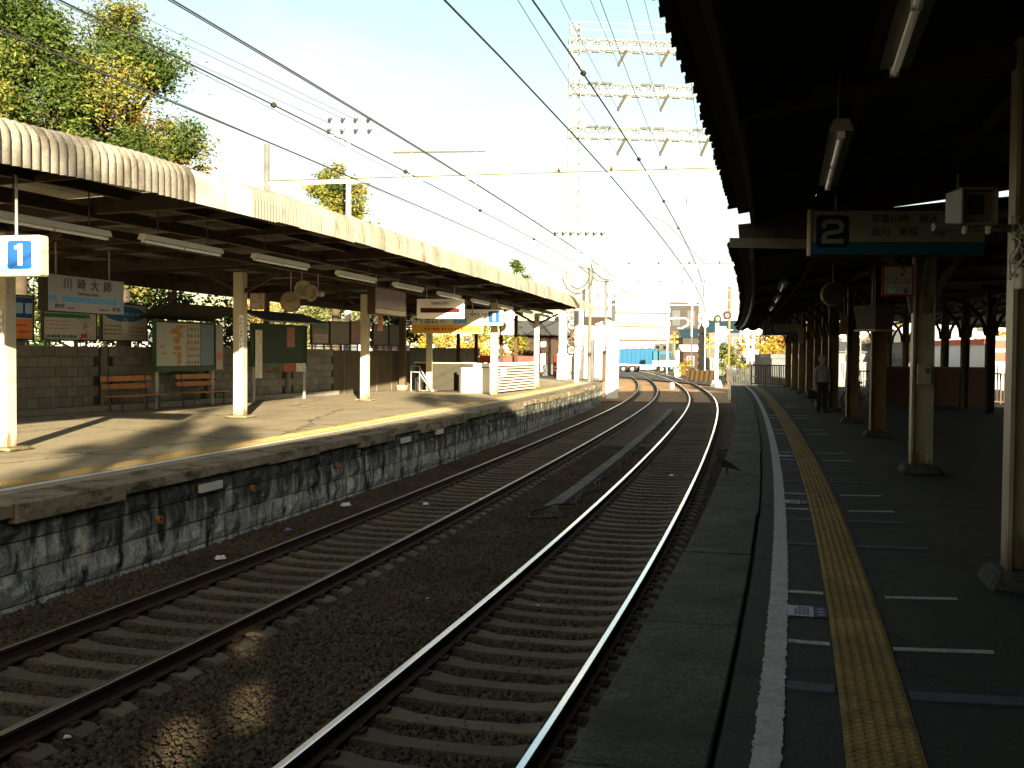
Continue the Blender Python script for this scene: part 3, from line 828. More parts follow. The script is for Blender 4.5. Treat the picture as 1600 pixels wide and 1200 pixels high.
for s, z, lb in ((5.87, 3.36, 'unlit strip light on the dark right ceiling, cut by the top of the picture'), (9.65, 3.30, 'unlit strip light hanging left above the blue number two board'), (22.5, 3.12, 'unlit strip light far along the right ceiling, above the round speaker'), (27., 3.10, 'unlit strip light far along the right ceiling, behind the round speaker'), (32., 3.1, 'unlit strip light far along the right ceiling, before the far number board')):
    lamp(lb, s, (2.95 if s < 8 else 2.72) if s < 20 else 2.5, z, group='strip lights under the right canopy', pm=mat('dull_enamel', (.13, .12, .09), rough=.45, var=.08, scale=3))  # darker enamel than on the left canopy's lights
# ------------------------------------------------------------------ survey helper: the point at depth Y on the line of sight of a pixel of the photograph
def at(u, v, Yd):
    a = (u - 800) / CF; b = -(v - 600) / CF
    X = a * _cr - b * _sr; up = a * _sr + b * _cr
    Y = _c + up * _s; Z = -_s + up * _c
    k = Yd / Y
    return Vector((X * k, Yd, CH + Z * k))
def onground(u, v, z=0.):
    p = at(u, v, 1.0)
    k = (z - CH) / (p.z - CH)
    return Vector((p.x * k, k, z))
TW = .340                                   # heading of the rear wall of the left platform
def wallpt(u, dx=0.):
    Y = (-12.4 - .354 * 26.4 + dx) / ((u - 800) / CF - .354)
    return Vector((-12.4 + .354 * (Y - 26.4) + dx, Y, 0))
RZW = PI / 2 - TW
def slab(mb, x0, x1, z0, z1, y0=-.004, y1=0., m=0):
    return mb.ab((x0, y0, z0), (x1, y1, z1), m)

# ------------------------------------------------------------------ rear wall of concrete blocks
def rear_wall():
    a, b = Vector((-12.4 - .354 * 3.4, 23.0, 0)), Vector((-4.75, 48.0, 0))
    t = thing('block_wall', 'grey concrete block wall along the back of the left platform, in canopy shade', 'wall', a, -TW, None)
    L = (b - a).length
    # local frame: +Y along the wall, +X towards the platform edge
    mb = MB(); mb.ab((-.12, 0, 0), (-.01, L, 1.76)); mb.build('wall_core', M_JOINT, t)
    me = MB().box((0, 0, 0), (.09, .388, .262)).mesh('block', M_BLOCK)
    bm = bmesh.new(); bm.from_mesh(me); bmesh.ops.bevel(bm, geom=list(bm.edges), offset=.008, segments=1, affect='EDGES'); bm.to_mesh(me); bm.free()
    n = 0
    for r in range(6):
        y = .2 + (.2 if r % 2 else 0)
        while y < 19.2 and n < 290:
            if not any(abs(y - q) < .28 for q in (1.6, 6.4, 11.2, 16.)):
                inst('block', me, t, (-.0 + R.uniform(-.004, .004), y, .30 + r * .27)); n += 1
            y += .40
    for q in (1.6, 6.4, 11.2, 16.):
        mb = MB(); mb.box((.03, q, .9), (.16, .16, 1.76)); mb.build('pier', M_BLOCK, t)
    mb = MB(); mb.ab((-.02, 19.35, 0), (.05, L, 1.74)); mb.build('plain_panel', mat('brown_render', (.085, .07, .045), rough=.95, var=.2, scale=1.5), t)
    for k in range(5):
        mb = MB(); mb.ab((.05, 20.2 + k * 1.45, 0), (.065, 20.24 + k * 1.45, 1.74)); mb.build('cover_strip', M_BLOCK, t)
    mb = MB(); mb.ab((-.1, 0, 1.765), (.08, 19.3, 1.80)); mb.build('coping', M_BLOCK, t)
    mb = MB(); mb.ab((.06, 0, 0), (.34, 19.3, .17)); mb.build('plinth', M_BLOCK, t)
    mb = MB()
    for k in range(20): mb.ab((-.08, .6 + k * 1.25, 1.8), (-.05, .63 + k * 1.25, 2.0))
    mb.ab((-.08, 0, 1.885), (-.05, L, 1.915)); mb.build('top_rail', M_DGREY, t)
rear_wall()

def adboard(label, u0, u1, v0, v1, build, bcol=None, dx=-.25, group='advertising boards behind the rear wall', cat='advertising board'):
    p, q = wallpt(u0, dx), wallpt(u1, dx)
    w = (q - p).length
    z1 = at(u0, v0, p.y).z; z0 = at(u0, v1, p.y).z
    t = thing('advertising_board', label, cat, (p + q) / 2 + Vector((0, 0, z0)), RZW, group)
    h = z1 - z0
    mb = MB(); mb.ab((-w / 2, 0, 0), (w / 2, .06, h)); mb.build('panel', bcol or M_OFFWHITE, t)
    mb = MB()
    for a, b in (((-w / 2 - .04, -.02, -.04), (w / 2 + .04, .07, 0)), ((-w / 2 - .04, -.02, h), (w / 2 + .04, .07, h + .04)), ((-w / 2 - .04, -.02, 0), (-w / 2, .07, h)), ((w / 2, -.02, 0), (w / 2 + .04, .07, h))):
        mb.ab(a, b)
    mb.build('frame', M_BROWN, t)
    mb = MB()
    for x in (-w * .36, w * .36): mb.ab((x - .03, .07, -z0), (x + .03, .13, h))
    mb.build('posts', M_GREYP, t)
    if build: build(t, w, h)
    return t
def bars(t, x0, x1, z0, z1, n, m, gap=.5, nm='print'):
    mb = MB(); st = (z1 - z0) / n
    for i in range(n):
        z = z1 - st * (i + .5); x = x0
        while x < x1 - .02:
            L = R.uniform(.03, .11)
            slab(mb, x, min(x + L, x1), z - st * (1 - gap) / 2, z + st * (1 - gap) / 2, -.005, 0.)
            x += L + R.uniform(.02, .07)
    return stuff(mb.build(nm, m, t))
M_POSTER = mat('poster_paper', (.30, .30, .25), rough=.5, var=.06, scale=3)
M_INK = mat('dark_ink', (.05, .05, .05), rough=.6, var=.1)
def ad1(t, w, h):
    mb = MB(); slab(mb, -w / 2 + .01, w / 2 - .01, h * .50, h - .02); mb.build('blue_print', M_NAVY, t)
    mb = MB(); slab(mb, -w / 2 + .01, w / 2 - .01, .02, h * .47); mb.build('orange_print', M_ORANGE, t)
    for x in (-.22, .1):
        mb = MB(); slab(mb, x, x + .24, h * .6, h * .85, -.008, -.004); mb.build('pale_square', mat('pale_blue_print', (.30, .42, .50)), t)
    mb = MB(); slab(mb, -w * .35, w * .2, h * .30, h * .34, -.008, -.004); slab(mb, -w * .2, w * .35, h * .15, h * .19, -.008, -.004); mb.build('print', M_RED, t)
def ad2(t, w, h):
    mb = MB(); slab(mb, -w / 2 + .02, w / 2 - .25, h * .82, h - .02); mb.build('green_heading', M_GREEN, t)
    bars(t, -w * .45, 0, h * .35, h * .75, 3, mat('faded_red_ink', (.35, .16, .13)), .72)
    bars(t, -w * .45, w * .12, h * .05, h * .2, 1, M_GREEN, .3)
    mb = MB()
    for a in range(5):
        an = .5 + a * .45
        mb.bar((w * .28, -.006, h * .45), (w * .28 + .42 * math.cos(an), -.006, h * .45 + .42 * math.sin(an) * .9), .005, .035, up=(0, 1, 0))
    mb.bar((w * .2, -.006, h * .5), (w * .4, -.006, h * .1), .005, .04, up=(0, 1, 0))
    mb.build('map_lines', M_GREYP, t)
    mb = MB(); slab(mb, w * .2, w * .32, h * .08, h * .24, -.009, -.003); mb.build('red_mark', M_RED, t)
def ad3(t, w, h):
    mb = MB(); n = 24
    mb.prism([(w * .46 * math.cos(2 * PI * k / n), h * .74 + h * .22 * math.sin(2 * PI * k / n)) for k in range(n)], .006)
    o = mb.build('blue_oval', M_BLUE if False else mat('oval_blue', (.03, .16, .32), rough=.4), t); o.location.y = -.004
    bars(t, -w * .35, w * .36, h * .69, h * .79, 1, M_POSTER, .1).location.y = -.006
    bars(t, -w * .46, -w * .1, h * .12, h * .45, 3, M_INK, .72); bars(t, w * .08, w * .46, h * .08, h * .42, 3, mat('faded_red_ink', (.35, .16, .13)), .72)
    mb = MB()
    for r in (.2, .13, .06):
        q = [(.0 + r * .6 * math.cos(2 * PI * k / 14), -.006, h * .42 + r * math.sin(2 * PI * k / 14)) for k in range(15)]
        mb.tube(q, .008, 4)
    mb.build('ring_print', M_WHITE, t)
adboard('advertising board with blue top and orange bottom behind the wall, leftmost', 18, 51, 462, 529, ad1)
adboard('white map advertising board with green heading, below the station name board', 68, 150, 487, 530, ad2)
adboard('advertising board with a big blue oval, left of the roofed notice board', 160, 229, 474, 531, ad3)
def ad4(t, w, h):
    bars(t, -w * .4, w * .4, h * .68, h * .9, 1, M_GREEN, .1)
    mb = MB(); slab(mb, -w * .4, w * .45, .04, h * .45); mb.build('picture', mat('picture_print', (.40, .34, .28), var=.6, scale=9), t)
M_DULLPANEL = mat('dull_panel', (.22, .20, .17), rough=.7, var=.1)
adboard('grey board with green lettering and a pale picture, right of the green notice board', 487, 513, 502, 537, ad4, M_DULLPANEL)
adboard('blank grey board behind the wall, second to the right of the green notice board', 516, 545, 503, 537, None, M_DULLPANEL)
adboard('blank pinkish board behind the wall, just left of the second lit column', 548, 564, 503, 537, None, mat('pinkish_panel', (.30, .20, .17), rough=.7))
adboard('blank grey board behind the wall, just right of the second lit column', 583, 606, 508, 539, None, M_DULLPANEL)
adboard('blank grey board behind the wall, left of the brown post by the stairs', 608, 627, 508, 539, None, M_DULLPANEL)
# red and white low board strip seen over the wall
p, q = wallpt(584, -1.2), wallpt(640, -1.2)
t = thing('sign_strip', 'low red and white strip sign showing just above the wall near the stairs', 'sign', (p + q) / 2 + Vector((0, 0, 1.7)), RZW)
w = (q - p).length
mb = MB(); mb.ab((-w / 2, 0, 0), (w / 2, .05, .36)); mb.build('panel', M_RED, t)
mb = MB()
for k in range(5): slab(mb, -w / 2 + .4 + k * w / 5.2, -w / 2 + .4 + k * w / 5.2 + w / 8, .08, .28)
mb.build('white_lettering_blocks', M_WHITE, t)
mb = MB(); mb.ab((-w / 2, .06, -1.7), (-w / 2 + .08, .1, .3)); mb.ab((w / 2 - .08, .06, -1.7), (w / 2, .1, .3)); mb.build('posts', M_GREYP, t)

# ------------------------------------------------------------------ roofed notice boards
def notice_board(label, u0, u1, v0, v1, dx, roofm, up, fill):
    p, q = wallpt(u0, dx), wallpt(u1, dx)
    w = (q - p).length; c = (p + q) / 2
    z1 = at((u0 + u1) / 2, v0, c.y).z; z0 = at((u0 + u1) / 2, v1, c.y).z
    t = thing('notice_board', label, 'notice board', c, RZW)
    mb = MB(); mb.ab((-w / 2, 0, z0), (w / 2, .08, z1)); mb.build('panel', mat('board_green', (.015, .034, .018), rough=.6), t)
    mb = MB()
    mb.ab((-w / 2 - .03, -.04, z0 - .13), (w / 2 + .03, .1, z0)); mb.ab((-w / 2 - .03, -.03, z1), (w / 2 + .03, .1, z1 + .03))
    for x in (-w / 2 - .03, w / 2): mb.ab((x, -.03, z0), (x + .03, .1, z1))
    mb.build('frame', mat('frame_green', (.035, .07, .03), rough=.5), t)
    for x in (-w / 2 + .06, w / 2 - .1):
        mb = MB(); mb.ab((x, .0, 0), (x + .07, .07, z0 - .14)); mb.build('leg', M_GREYP, t)
    mb = MB()
    ya, yb = -.75, .35
    za, zb = (z1 + .46, z1 + .08) if up else (z1 + .06, z1 + .42)
    mb.hexa([(-w / 2 - .3, ya, za), (w / 2 + .3, ya, za), (w / 2 + .3, yb, zb), (-w / 2 - .3, yb, zb), (-w / 2 - .3, ya, za + .05), (w / 2 + .3, ya, za + .05), (w / 2 + .3, yb, zb + .05), (-w / 2 - .3, yb, zb + .05)])
    mb.build('roof', roofm, t)
    fill(t, w, z0, z1)
    return t
def nb1(t, w, z0, z1):
    h = z1 - z0
    mb = MB(); slab(mb, -w / 2 + .04, 0, z0 + .03, z1 - .03); mb.build('map_sheet', mat('sheet_white', (.34, .36, .31), rough=.5, var=.05), t)
    for a, b, c, d in ((-.13, .88, .06, .12), (-.10, .70, .06, .12), (-.12, .12, .05, .14), (-.19, .80, .10, .16), (-.16, .60, .07, .16), (-.15, .42, .09, .12), (-.12, .25, .05, .16), (-.2, .3, .05, .05), (-.36, .3, .05, .05), (-.4, .45, .04, .05), (-.06, .9, .05, .07)):
        mb = MB(); n = 10
        mb.prism([(w * (a + c * math.cos(2 * PI * k / n) * R.uniform(.6, 1.1)), z0 + h * (b + d * .55 * math.sin(2 * PI * k / n) * R.uniform(.7, 1.1))) for k in range(n)], .003)
        o = mb.build('map_patch', mat('map_orange', (.36, .19, .09), var=.4, scale=7) if c > .04 else mat('faded_red_ink', (.35, .16, .13)), t); o.location.y = -.006 - R.uniform(0, .004)
    mb = MB(); slab(mb, .01, w * .24, z0 + .03, z1 - .03); mb.build('timetable_sheet', M_POSTER, t)
    mb = MB(); rd = MB()
    for r in range(6):
        for k in range(4):
            x = .08 + k * w * .055; z = z1 - .16 - r * h * .15
            slab((rd if (r + k) % 3 == 0 else mb), x, x + .055, z - .075, z, -.007, -.003)
    mb.build('timetable_print', M_INK, t); rd.build('timetable_red_print', M_RED, t)
    mb = MB(); slab(mb, w * .25, w / 2 - .03, z0 + .03, z1 - .03); mb.build('blue_sheet', mat('sheet_blue', (.13, .18, .22), rough=.5, var=.05), t)
    mb = MB(); mb.ab((w / 2 + .06, -.02, z0 - .1), (w / 2 + .42, .06, z1 - .02)); mb.build('side_board', M_POSTER, t)
    mb = MB(); slab(mb, w / 2 + .08, w / 2 + .40, z0 + .18, z0 + .42, -.025, -.02); mb.build('side_picture', mat('brick_print', (.40, .17, .10), var=.4, scale=12), t)
notice_board('roofed notice board with a white and orange map and timetable, behind the two benches', 243, 335, 504, 573, .8, M_DARKWOOD, True, nb1)
def nb2(t, w, z0, z1):
    mb = MB(); slab(mb, w * .12, w * .27, z0 + .55, z1 - .06); mb.build('poster', mat('dim_poster', (.26, .13, .09), var=.6, scale=7), t)
    mb = MB(); slab(mb, .1, w * .27, z0 - .32, z0 - .02, -.05, -.044); mb.build('orange_poster', mat('poster_orange', (.22, .08, .03), var=.5, scale=9), t)
    mb = MB(); slab(mb, w * .28, w * .47, z0 - .32, z0 - .02, -.05, -.044); mb.build('pale_poster', mat('poster_pale', (.45, .42, .42), var=.4, scale=9), t)
    mb = MB(); slab(mb, -w * .48, -w * .36, z0 - .5, z1 - .2, -.05, -.044); mb.build('white_poster', mat('poster_white', (.50, .48, .40), var=.35, scale=5), t)
notice_board('green notice board under a blue grey metal roof, right of the first lit column', 395, 478, 508, 567, .9, mat('roof_bluegrey', (.15, .19, .25), rough=.5), False, nb2)
c0 = onground(414, 611)
t = thing('cabinet', 'narrow brown cabinet standing by the green notice board', 'cabinet', c0, RZW)
mb = MB(); mb.box((0, 0, .68), (.44, .36, 1.32)); mb.build('body', M_BROWN, t, bevel=.01)
mb = MB(); mb.box((0, -.185, .7), (.40, .012, 1.2)); mb.build('door', mat('cabinet_door', (.085, .06, .035), rough=.6), t)
mb = MB(); mb.box((.14, -.2, .75), (.02, .02, .12)); mb.build('handle', M_GREYP, t)

# ------------------------------------------------------------------ benches
def bench(label, u0, u1):
    p, q = wallpt(u0, .55), wallpt(u1, .55)
    w = (q - p).length
    t = thing('bench', label, 'bench', (p + q) / 2, RZW, 'benches by the rear wall')
    for z in (.68, .90):
        mb = MB(); mb.box((0, .03 + (z - .7) * .15, z), (w, .035, .15), rx=-.12); mb.build('back_slat', M_BENCH, t, bevel=.006)
    for y in (-.44, -.30, -.16):
        mb = MB(); mb.box((0, y, .43), (w, .12, .035)); mb.build('seat_slat', M_BENCH, t, bevel=.006)
    for x in (-w * .38, w * .38):
        mb = MB(); mb.bar((x, -.45, 0), (x, -.45, .41), .05, .05); mb.bar((x, -.05, 0), (x, .07, 1.), .05, .05); mb.bar((x, -.48, .395), (x, 0., .395), .05, .04)
        mb.build('leg_frame', M_DGREY, t)
bench('orange wooden bench left of the notice board legs', 160, 237)
bench('orange wooden bench in front of the map notice board, next to the lit column', 277, 338)

# ------------------------------------------------------------------ signs hanging under the left canopy
def hang_rods(t, xs, z0, z1, m=None, r=.018):
    for x in xs: MB().tube([(x, 0, z0), (x, 0, z1)], r, 6).build('hanger', m or M_GREYP, t)
def ribbon(pts, w, d=.003):
    mb = MB(); vs = []
    P = [Vector((p[0], 0, p[1])) for p in pts]
    for i, p in enumerate(P):
        a = (p - P[i - 1]).normalized() if i else None; b = (P[i + 1] - p).normalized() if i < len(P) - 1 else None
        t = ((a or b) + (b or a)).normalized(); nn = Vector((-t.z, 0, t.x))
        k = 1 / max(.5, nn.dot(Vector((-(a or b).z, 0, (a or b).x))))
        for y in (-d / 2, d / 2): vs += [p + nn * w / 2 * k + Vector((0, y, 0)), p - nn * w / 2 * k + Vector((0, y, 0))]
    n = len(P); fs = []
    for i in range(n - 1):
        q, r = 4 * i, 4 * i + 4
        fs += [(q, q + 1, r + 1, r), (q + 2, r + 2, r + 3, q + 3), (q, r, r + 2, q + 2), (q + 1, q + 3, r + 3, r + 1)]
    fs += [(0, 2, 3, 1), (4 * n - 4, 4 * n - 3, 4 * n - 1, 4 * n - 2)]
    return mb.add(vs, fs)
def numeral(num, h, loc, m, t):
    if num == '1':
        mb = MB(); mb.prism([(x * h, z * h) for x, z in ((-.06, .5), (.16, .5), (.16, -.5), (-.08, -.5), (-.08, .27), (-.26, .27), (-.26, .40), (-.14, .43))], .003)
    else:
        mb = ribbon([(x * h, z * h) for x, z in ((-.36, .13), (-.36, .27), (-.30, .37), (-.18, .41), (.18, .41), (.31, .36), (.37, .25), (.37, .14), (.31, .04), (.18, -.01), (-.16, -.06), (-.30, -.12), (-.36, -.22), (-.36, -.40), (.45, -.40))], .19 * h)
    o = mb.build('number', m, t); o.location = loc
def number_sign(label, c, rz, w, h, num, right, d=.20, dark=False, rods=.5, rodx=None, navy=None, wpan=None, group='platform number signs'):
    """box sign facing -Y with a white panel, a cyan foot band and a navy number square"""
    t = thing('number_sign', label, 'platform sign', c, rz, group)
    mb = MB(); mb.ab((-w / 2, -d / 2 + .01, 0), (w / 2, d / 2 - .01, h)); mb.build('box', M_CREAM if not dark else M_DARKTRIM, t, bevel=.02)
    mb = MB(); slab(mb, -w / 2 + .02, w / 2 - .02, .02, h - .02, -d / 2, -d / 2 + .012); mb.build('panel', wpan or M_WHITE, t)
    mb = MB(); slab(mb, -w / 2 + .02, w / 2 - .02, .02, h * .30, -d / 2 - .003, -d / 2); mb.build('cyan_band', M_CYAN, t)
    q = h * .70; x = (w / 2 - q * .5 - h * .2) if right else (-w / 2 + q * .5 + h * .11)
    mb = MB(); b = h * .09; zc = h * .52
    pts = []
    for cx, cz, a0 in ((q / 2 - b, q / 2 - b, 0), (-q / 2 + b, q / 2 - b, PI / 2), (-q / 2 + b, -q / 2 + b, PI), (q / 2 - b, -q / 2 + b, 1.5 * PI)):
        for k in range(5): pts.append((x + cx + b * math.cos(a0 + k * PI / 8), zc + cz + b * math.sin(a0 + k * PI / 8)))
    mb.prism(pts, .004); o = mb.build('number_square', navy or M_NAVY, t); o.location.y = -d / 2 - .005
    numeral(num, q * .74, (x, -d / 2 - .009, zc), wpan or M_WHITE, t)
    hang_rods(t, rodx or (-w * .35, w * .35), h, h + rods)
    return t
s0 = C(14.)
p = at(-38, 433, 13.0)
number_sign('white number 1 platform sign in blue, cut by the left edge of the picture', p, -.24 + .0, 2.0, .50, '1', True, rods=.75, rodx=(-.5, .60))
t = number_sign('white platform sign with the number 1 in blue, above the white post by the stairs', at(752, 508.5, 41.0), -.17, 1.75, .64, '1', True, rods=.4, d=.22)
text('大師橋 小島新田 方面', .13, (-.35, -.118, .42), M_NAVY, t, bold=.01)

# station name board, parallel to the track
a, b = W(17.35, -10.9), W(19.75, -10.9)
h = .70; z0 = 2.42
w = (b - a).length
rz = PI / 2 - HD(18.5)
t = thing('name_board', 'white station name board with a blue stripe hanging under the left canopy', 'name board', (a + b) / 2 + Vector((0, 0, z0)), rz)
mb = MB(); mb.ab((-w / 2, -.09, 0), (w / 2, .12, h)); mb.build('box', M_DARKTRIM, t)
mb = MB(); slab(mb, -w / 2 + .01, w / 2 - .01, .01, h - .01, -.10, -.09); mb.build('panel', mat('board_white', (.36, .36, .35), rough=.4, var=.04), t)
mb = MB(); slab(mb, -w / 2 + .01, -w * .39, .19, .30, -.104, -.10); slab(mb, -w * .32, w * .40, .19, .30, -.104, -.10); slab(mb, w * .43, w / 2 - .01, .19, .30, -.104, -.10); mb.build('blue_stripe', M_BLUE, t)
text('川  崎  大  師', .23, (0, -.104, .53), M_INK, t, bold=.012, xs=1.15)
text('KAWASAKI-DAISHI', .075, (0, -.104, .36), M_INK, t, bold=.006)
text('鈴木町', .095, (-w * .36, -.104, .10), M_INK, t, bold=.012); text('Suzukichō', .055, (-w * .22, -.104, .08), M_INK, t)
text('東門前', .095, (w * .39, -.104, .10), M_INK, t, bold=.012); text('Higashimonzen', .055, (w * .22, -.104, .08), M_INK, t)
hang_rods(t, (-w * .35, w * .35), h, h + .6)

# vertical name plates on the two nearest columns
def plate(label, s, o, z0, z1, body, size):
    p = W(s, o, z0) - Vector((math.sin(HD(s)), math.cos(HD(s)), 0)) * .145
    t = thing('name_plate', label, 'name plate', p, -HD(s), 'vertical name plates on the columns')
    h = z1 - z0
    mb = MB(); mb.ab((-.055, -.012, 0), (.055, .006, h)); mb.build('panel', M_WHITE, t)
    text(body, size, (0, -.0145, h / 2), M_INK, t, bold=.012, vertical=True)
plate('white vertical name plate in black characters on the leftmost column', 15.56, -10.27, 1.42, 2.35, 'かわさきだいし', .118)
plate('white vertical name plate in black characters on the column beside the roofed notice board', 24.97, -10.76, 1.72, 2.62, 'かわさきだいし', .115)
# small vertical red plate on the third column
p = at(594, 517, 35.9)
t = thing('small_plate', 'narrow pinkish notice plate hung beside the second lit column', 'notice plate', p, -.2)
mb = MB(); mb.ab((-.09, -.01, 0), (.09, .01, .64)); mb.build('panel', mat('pink_plate', (.50, .28, .22), rough=.5), t)
bars(t, -.05, .05, .06, .58, 7, M_RED, .4).location.y = -.01
hang_rods(t, (0.,), .64, 1.5, r=.01)

def intercom(label, p, rz, w, white, red, ink, arrow=True):
    t = thing('intercom_sign', label, 'intercom sign', p, rz, 'intercom signs')
    mb = MB(); mb.ab((-w / 2, -.01, 0), (w / 2, .02, w)); mb.build('plate', red, t)
    k = .03 * w / .46
    mb = MB(); slab(mb, -w / 2 + k, w / 2 - k, k, w - k, -.014, -.01); mb.build('white_field', white, t)
    # telephone receiver: an arc with two ear pieces, and sound waves
    q = [(.06 * w + .24 * w * math.cos(a) - .1 * w, -.017, .80 * w + .15 * w * math.sin(a)) for a in [(-1.1 + i * .275) for i in range(9)]]
    mb = MB(); mb.tube(q, [.022 * w * 1.9 if i in (0, 1, 7, 8) else .016 * w for i in range(9)], 6); mb.build('receiver_mark', ink, t)
    mb = MB()
    for r in (.09, .15, .21):
        mb.tube([(-.02 * w - r * w * math.cos(a), -.016, .80 * w + r * w * math.sin(a) * .8) for a in [(-.6 + i * .2) for i in range(7)]], .005 * w, 4)
    mb.build('wave_marks', M_GREYP, t)
    text('インターホン', .145 * w, (0, -.016, .54 * w), red, t, bold=.016)
    bars(t, -w * .36, w * .36, .40 * w, .46 * w, 1, red, .1).location.y = -.012
    if arrow:
        mb = MB(); x = .24 * w
        mb.prism([(x - .035 * w, .27 * w), (x + .035 * w, .27 * w), (x + .035 * w, .17 * w), (x + .08 * w, .17 * w), (x, .06 * w), (x - .08 * w, .17 * w), (x - .035 * w, .17 * w)], .004)
        o = mb.build('arrow', red, t); o.location.y = -.017
    bars(t, -.3 * w, -.08 * w, .1 * w, .25 * w, 2, M_CYAN, .4).location.y = -.012
    return t
intercom('white and red intercom sign hung to the right of the first lit column', at(402.5, 483.5, 26.2), -.22, .42, M_POSTER, mat('dull_red', (.30, .07, .04)), M_INK)

# clock and horn speakers
def disc(label, p, r, rz, m, m2, cat='clock', nm='platform_clock'):
    t = thing(nm, label, cat, p, rz)
    mb = MB(); mb.lathe([(r * .96, .06), (r, .03), (r, -.05), (r * .93, -.06)], 28, (0, 0, 0), 'Y'); mb.build('case', m, t)
    mb = MB(); mb.lathe([(r * .92, -.066), (r * .92, -.058)], 28, (0, 0, 0), 'Y'); mb.build('face', m2, t)
    mb = MB(); mb.bar((0, -.07, 0), (r * .5, -.07, r * .18), .012, .02, up=(0, 1, 0)); mb.bar((0, -.07, 0), (-r * .35, -.07, r * .04), .012, .025, up=(0, 1, 0)); mb.build('hand', M_INK, t)
    return t
t = disc('round brown clock hanging under the left canopy, left of the horn speakers', at(454.5, 471, 27.), .28, -.05, M_BROWN, mat('clock_face', (.24, .19, .12), rough=.4))
hang_rods(t, (0.,), .27, .75)
def horn(label, p, rz, r=.17, m=None, rod=.35):
    t = thing('horn_speaker', label, 'horn speaker', p, rz, 'horn speakers')
    mb = MB(); mb.lathe([(.04, .26), (.05, .16), (r * .55, .02), (r, -.12), (r * .97, -.13), (r * .5, -.02), (.03, .05)], 20, (0, 0, 0), 'Y'); mb.build('horn', m or M_OFFWHITE, t, smooth=True)
    mb = MB(); mb.lathe([(.06, .34), (.075, .33), (.075, .2), (.05, .19)], 14, (0, 0, 0), 'Y'); mb.build('driver', M_GREYP, t)
    mb = MB(); mb.tube([(0, .15, 0), (0, .15, rod)], .015, 6); mb.build('bracket', M_GREYP, t)
    return t
M_HORN = mat('horn_grey', (.26, .23, .16), rough=.5)
horn('left one of two horn speakers hung side by side under the left canopy', at(473, 453, 26.5), .35, .24, M_HORN, .5)
horn('right one of two horn speakers hung side by side under the left canopy', at(491, 458, 26.5), -.5, .22, M_HORN, .5)
horn('sunlit white horn speaker right of the far number 1 sign', at(794, 493, 42.), .5, .24, M_WHITE, .5)

# brown advertising box, parallel to the track
a, b = W(29.5, -9.0), W(32.4, -9.0); z0 = 2.82; w = (b - a).length
t = thing('hanging_sign', 'brown red advertising box hanging under the canopy above the second lit column', 'hanging sign', (a + b) / 2 + Vector((0, 0, z0)), PI / 2 - HD(31))
mb = MB(); mb.ab((-w / 2, -.12, 0), (w / 2, .12, .82)); mb.build('box', M_BROWN, t)
mb = MB(); slab(mb, -w / 2 + .03, w / 2 - .03, .20, .79, -.126, -.12); mb.build('panel', mat('glossy_redbrown', (.12, .035, .02), rough=.4, var=.5, scale=2.5, spec=.25), t)
mb = MB(); slab(mb, -w / 2 + .03, w / 2 - .03, .03, .18, -.126, -.12); mb.build('gold_band', mat('gold_print', (.36, .25, .09), rough=.4), t)
hang_rods(t, (-w * .35, w * .35), .82, 1.2)

# train information sign and exit sign, both facing the camera
p = at(688.5, 498, 35.5)
t = thing('information_sign', 'white information sign with a dark red display, hanging left of the far number sign', 'information sign', p, -.16)
w, h = 1.62, .67
mb = MB(); mb.ab((-w / 2, -.12, 0), (w / 2, .14, h)); mb.build('box', M_WHITE, t, bevel=.015)
mb = MB(); slab(mb, -w * .42, w * .42, .20, .36, -.128, -.12); mb.build('display', mat('led_dark', (.06, .012, .008), rough=.25), t)
text('列車接近案内', .105, (.0, -.124, .51), M_INK, t, bold=.012)
hang_rods(t, (-w * .3, w * .3), h, h + .42)
p = at(699, 521, 40.5)
t = thing('exit_sign', 'pale exit sign with an arrow and a yellow lower band, behind the information sign', 'exit sign', p, -.17)
w, h = 2.82, .68
mb = MB(); mb.ab((-w / 2, -.1, 0), (w / 2, .1, h)); mb.build('box', mat('sign_pale', (.55, .50, .36), rough=.5), t)
mb = MB(); slab(mb, -w / 2 + .02, w / 2 - .02, .02, .32, -.105, -.10); mb.build('yellow_band', mat('exit_yellow', (.55, .33, .04), rough=.45, var=.1), t)
text('出口', .27, (-.62, -.106, .49), M_INK, t, bold=.015); text('Exit', .12, (-.18, -.106, .47), M_INK, t, bold=.01)
mb = MB()
mb.tube([(-1.02, -.107, .38), (-1.0, -.107, .47), (-1.08, -.107, .55), (-1.2, -.107, .55)], .022, 5); mb.prism([(-1.30, .55), (-1.18, .63), (-1.18, .47)], .004)
o = mb.build('arrow', M_INK, t); o.location.y = -.0
for v in o.data.vertices:
    if abs(v.co.y) < .01: v.co.y -= .107
mb = MB(); slab(mb, .25, .80, .38, .60, -.106, -.10); mb.build('blue_panel', M_BLUE, t)
bars(t, -.9, 1.1, .12, .22, 1, M_RED, .1).location.y = -.102
hang_rods(t, (-1., 1.), h, h + .5)
p = at(793, 523.5, 44.)
t = thing('hanging_box_sign', 'beige box sign hanging below the sunlit horn speaker', 'box sign', p, -.1)
mb = MB(); mb.ab((-.27, -.15, 0), (.27, .15, .63)); mb.build('box', mat('sign_beige', (.42, .38, .28), rough=.6), t, bevel=.015)
bars(t, -.2, .2, .1, .5, 4, M_GREYP, .6).location.y = -.151
hang_rods(t, (0,), .63, 1.2)

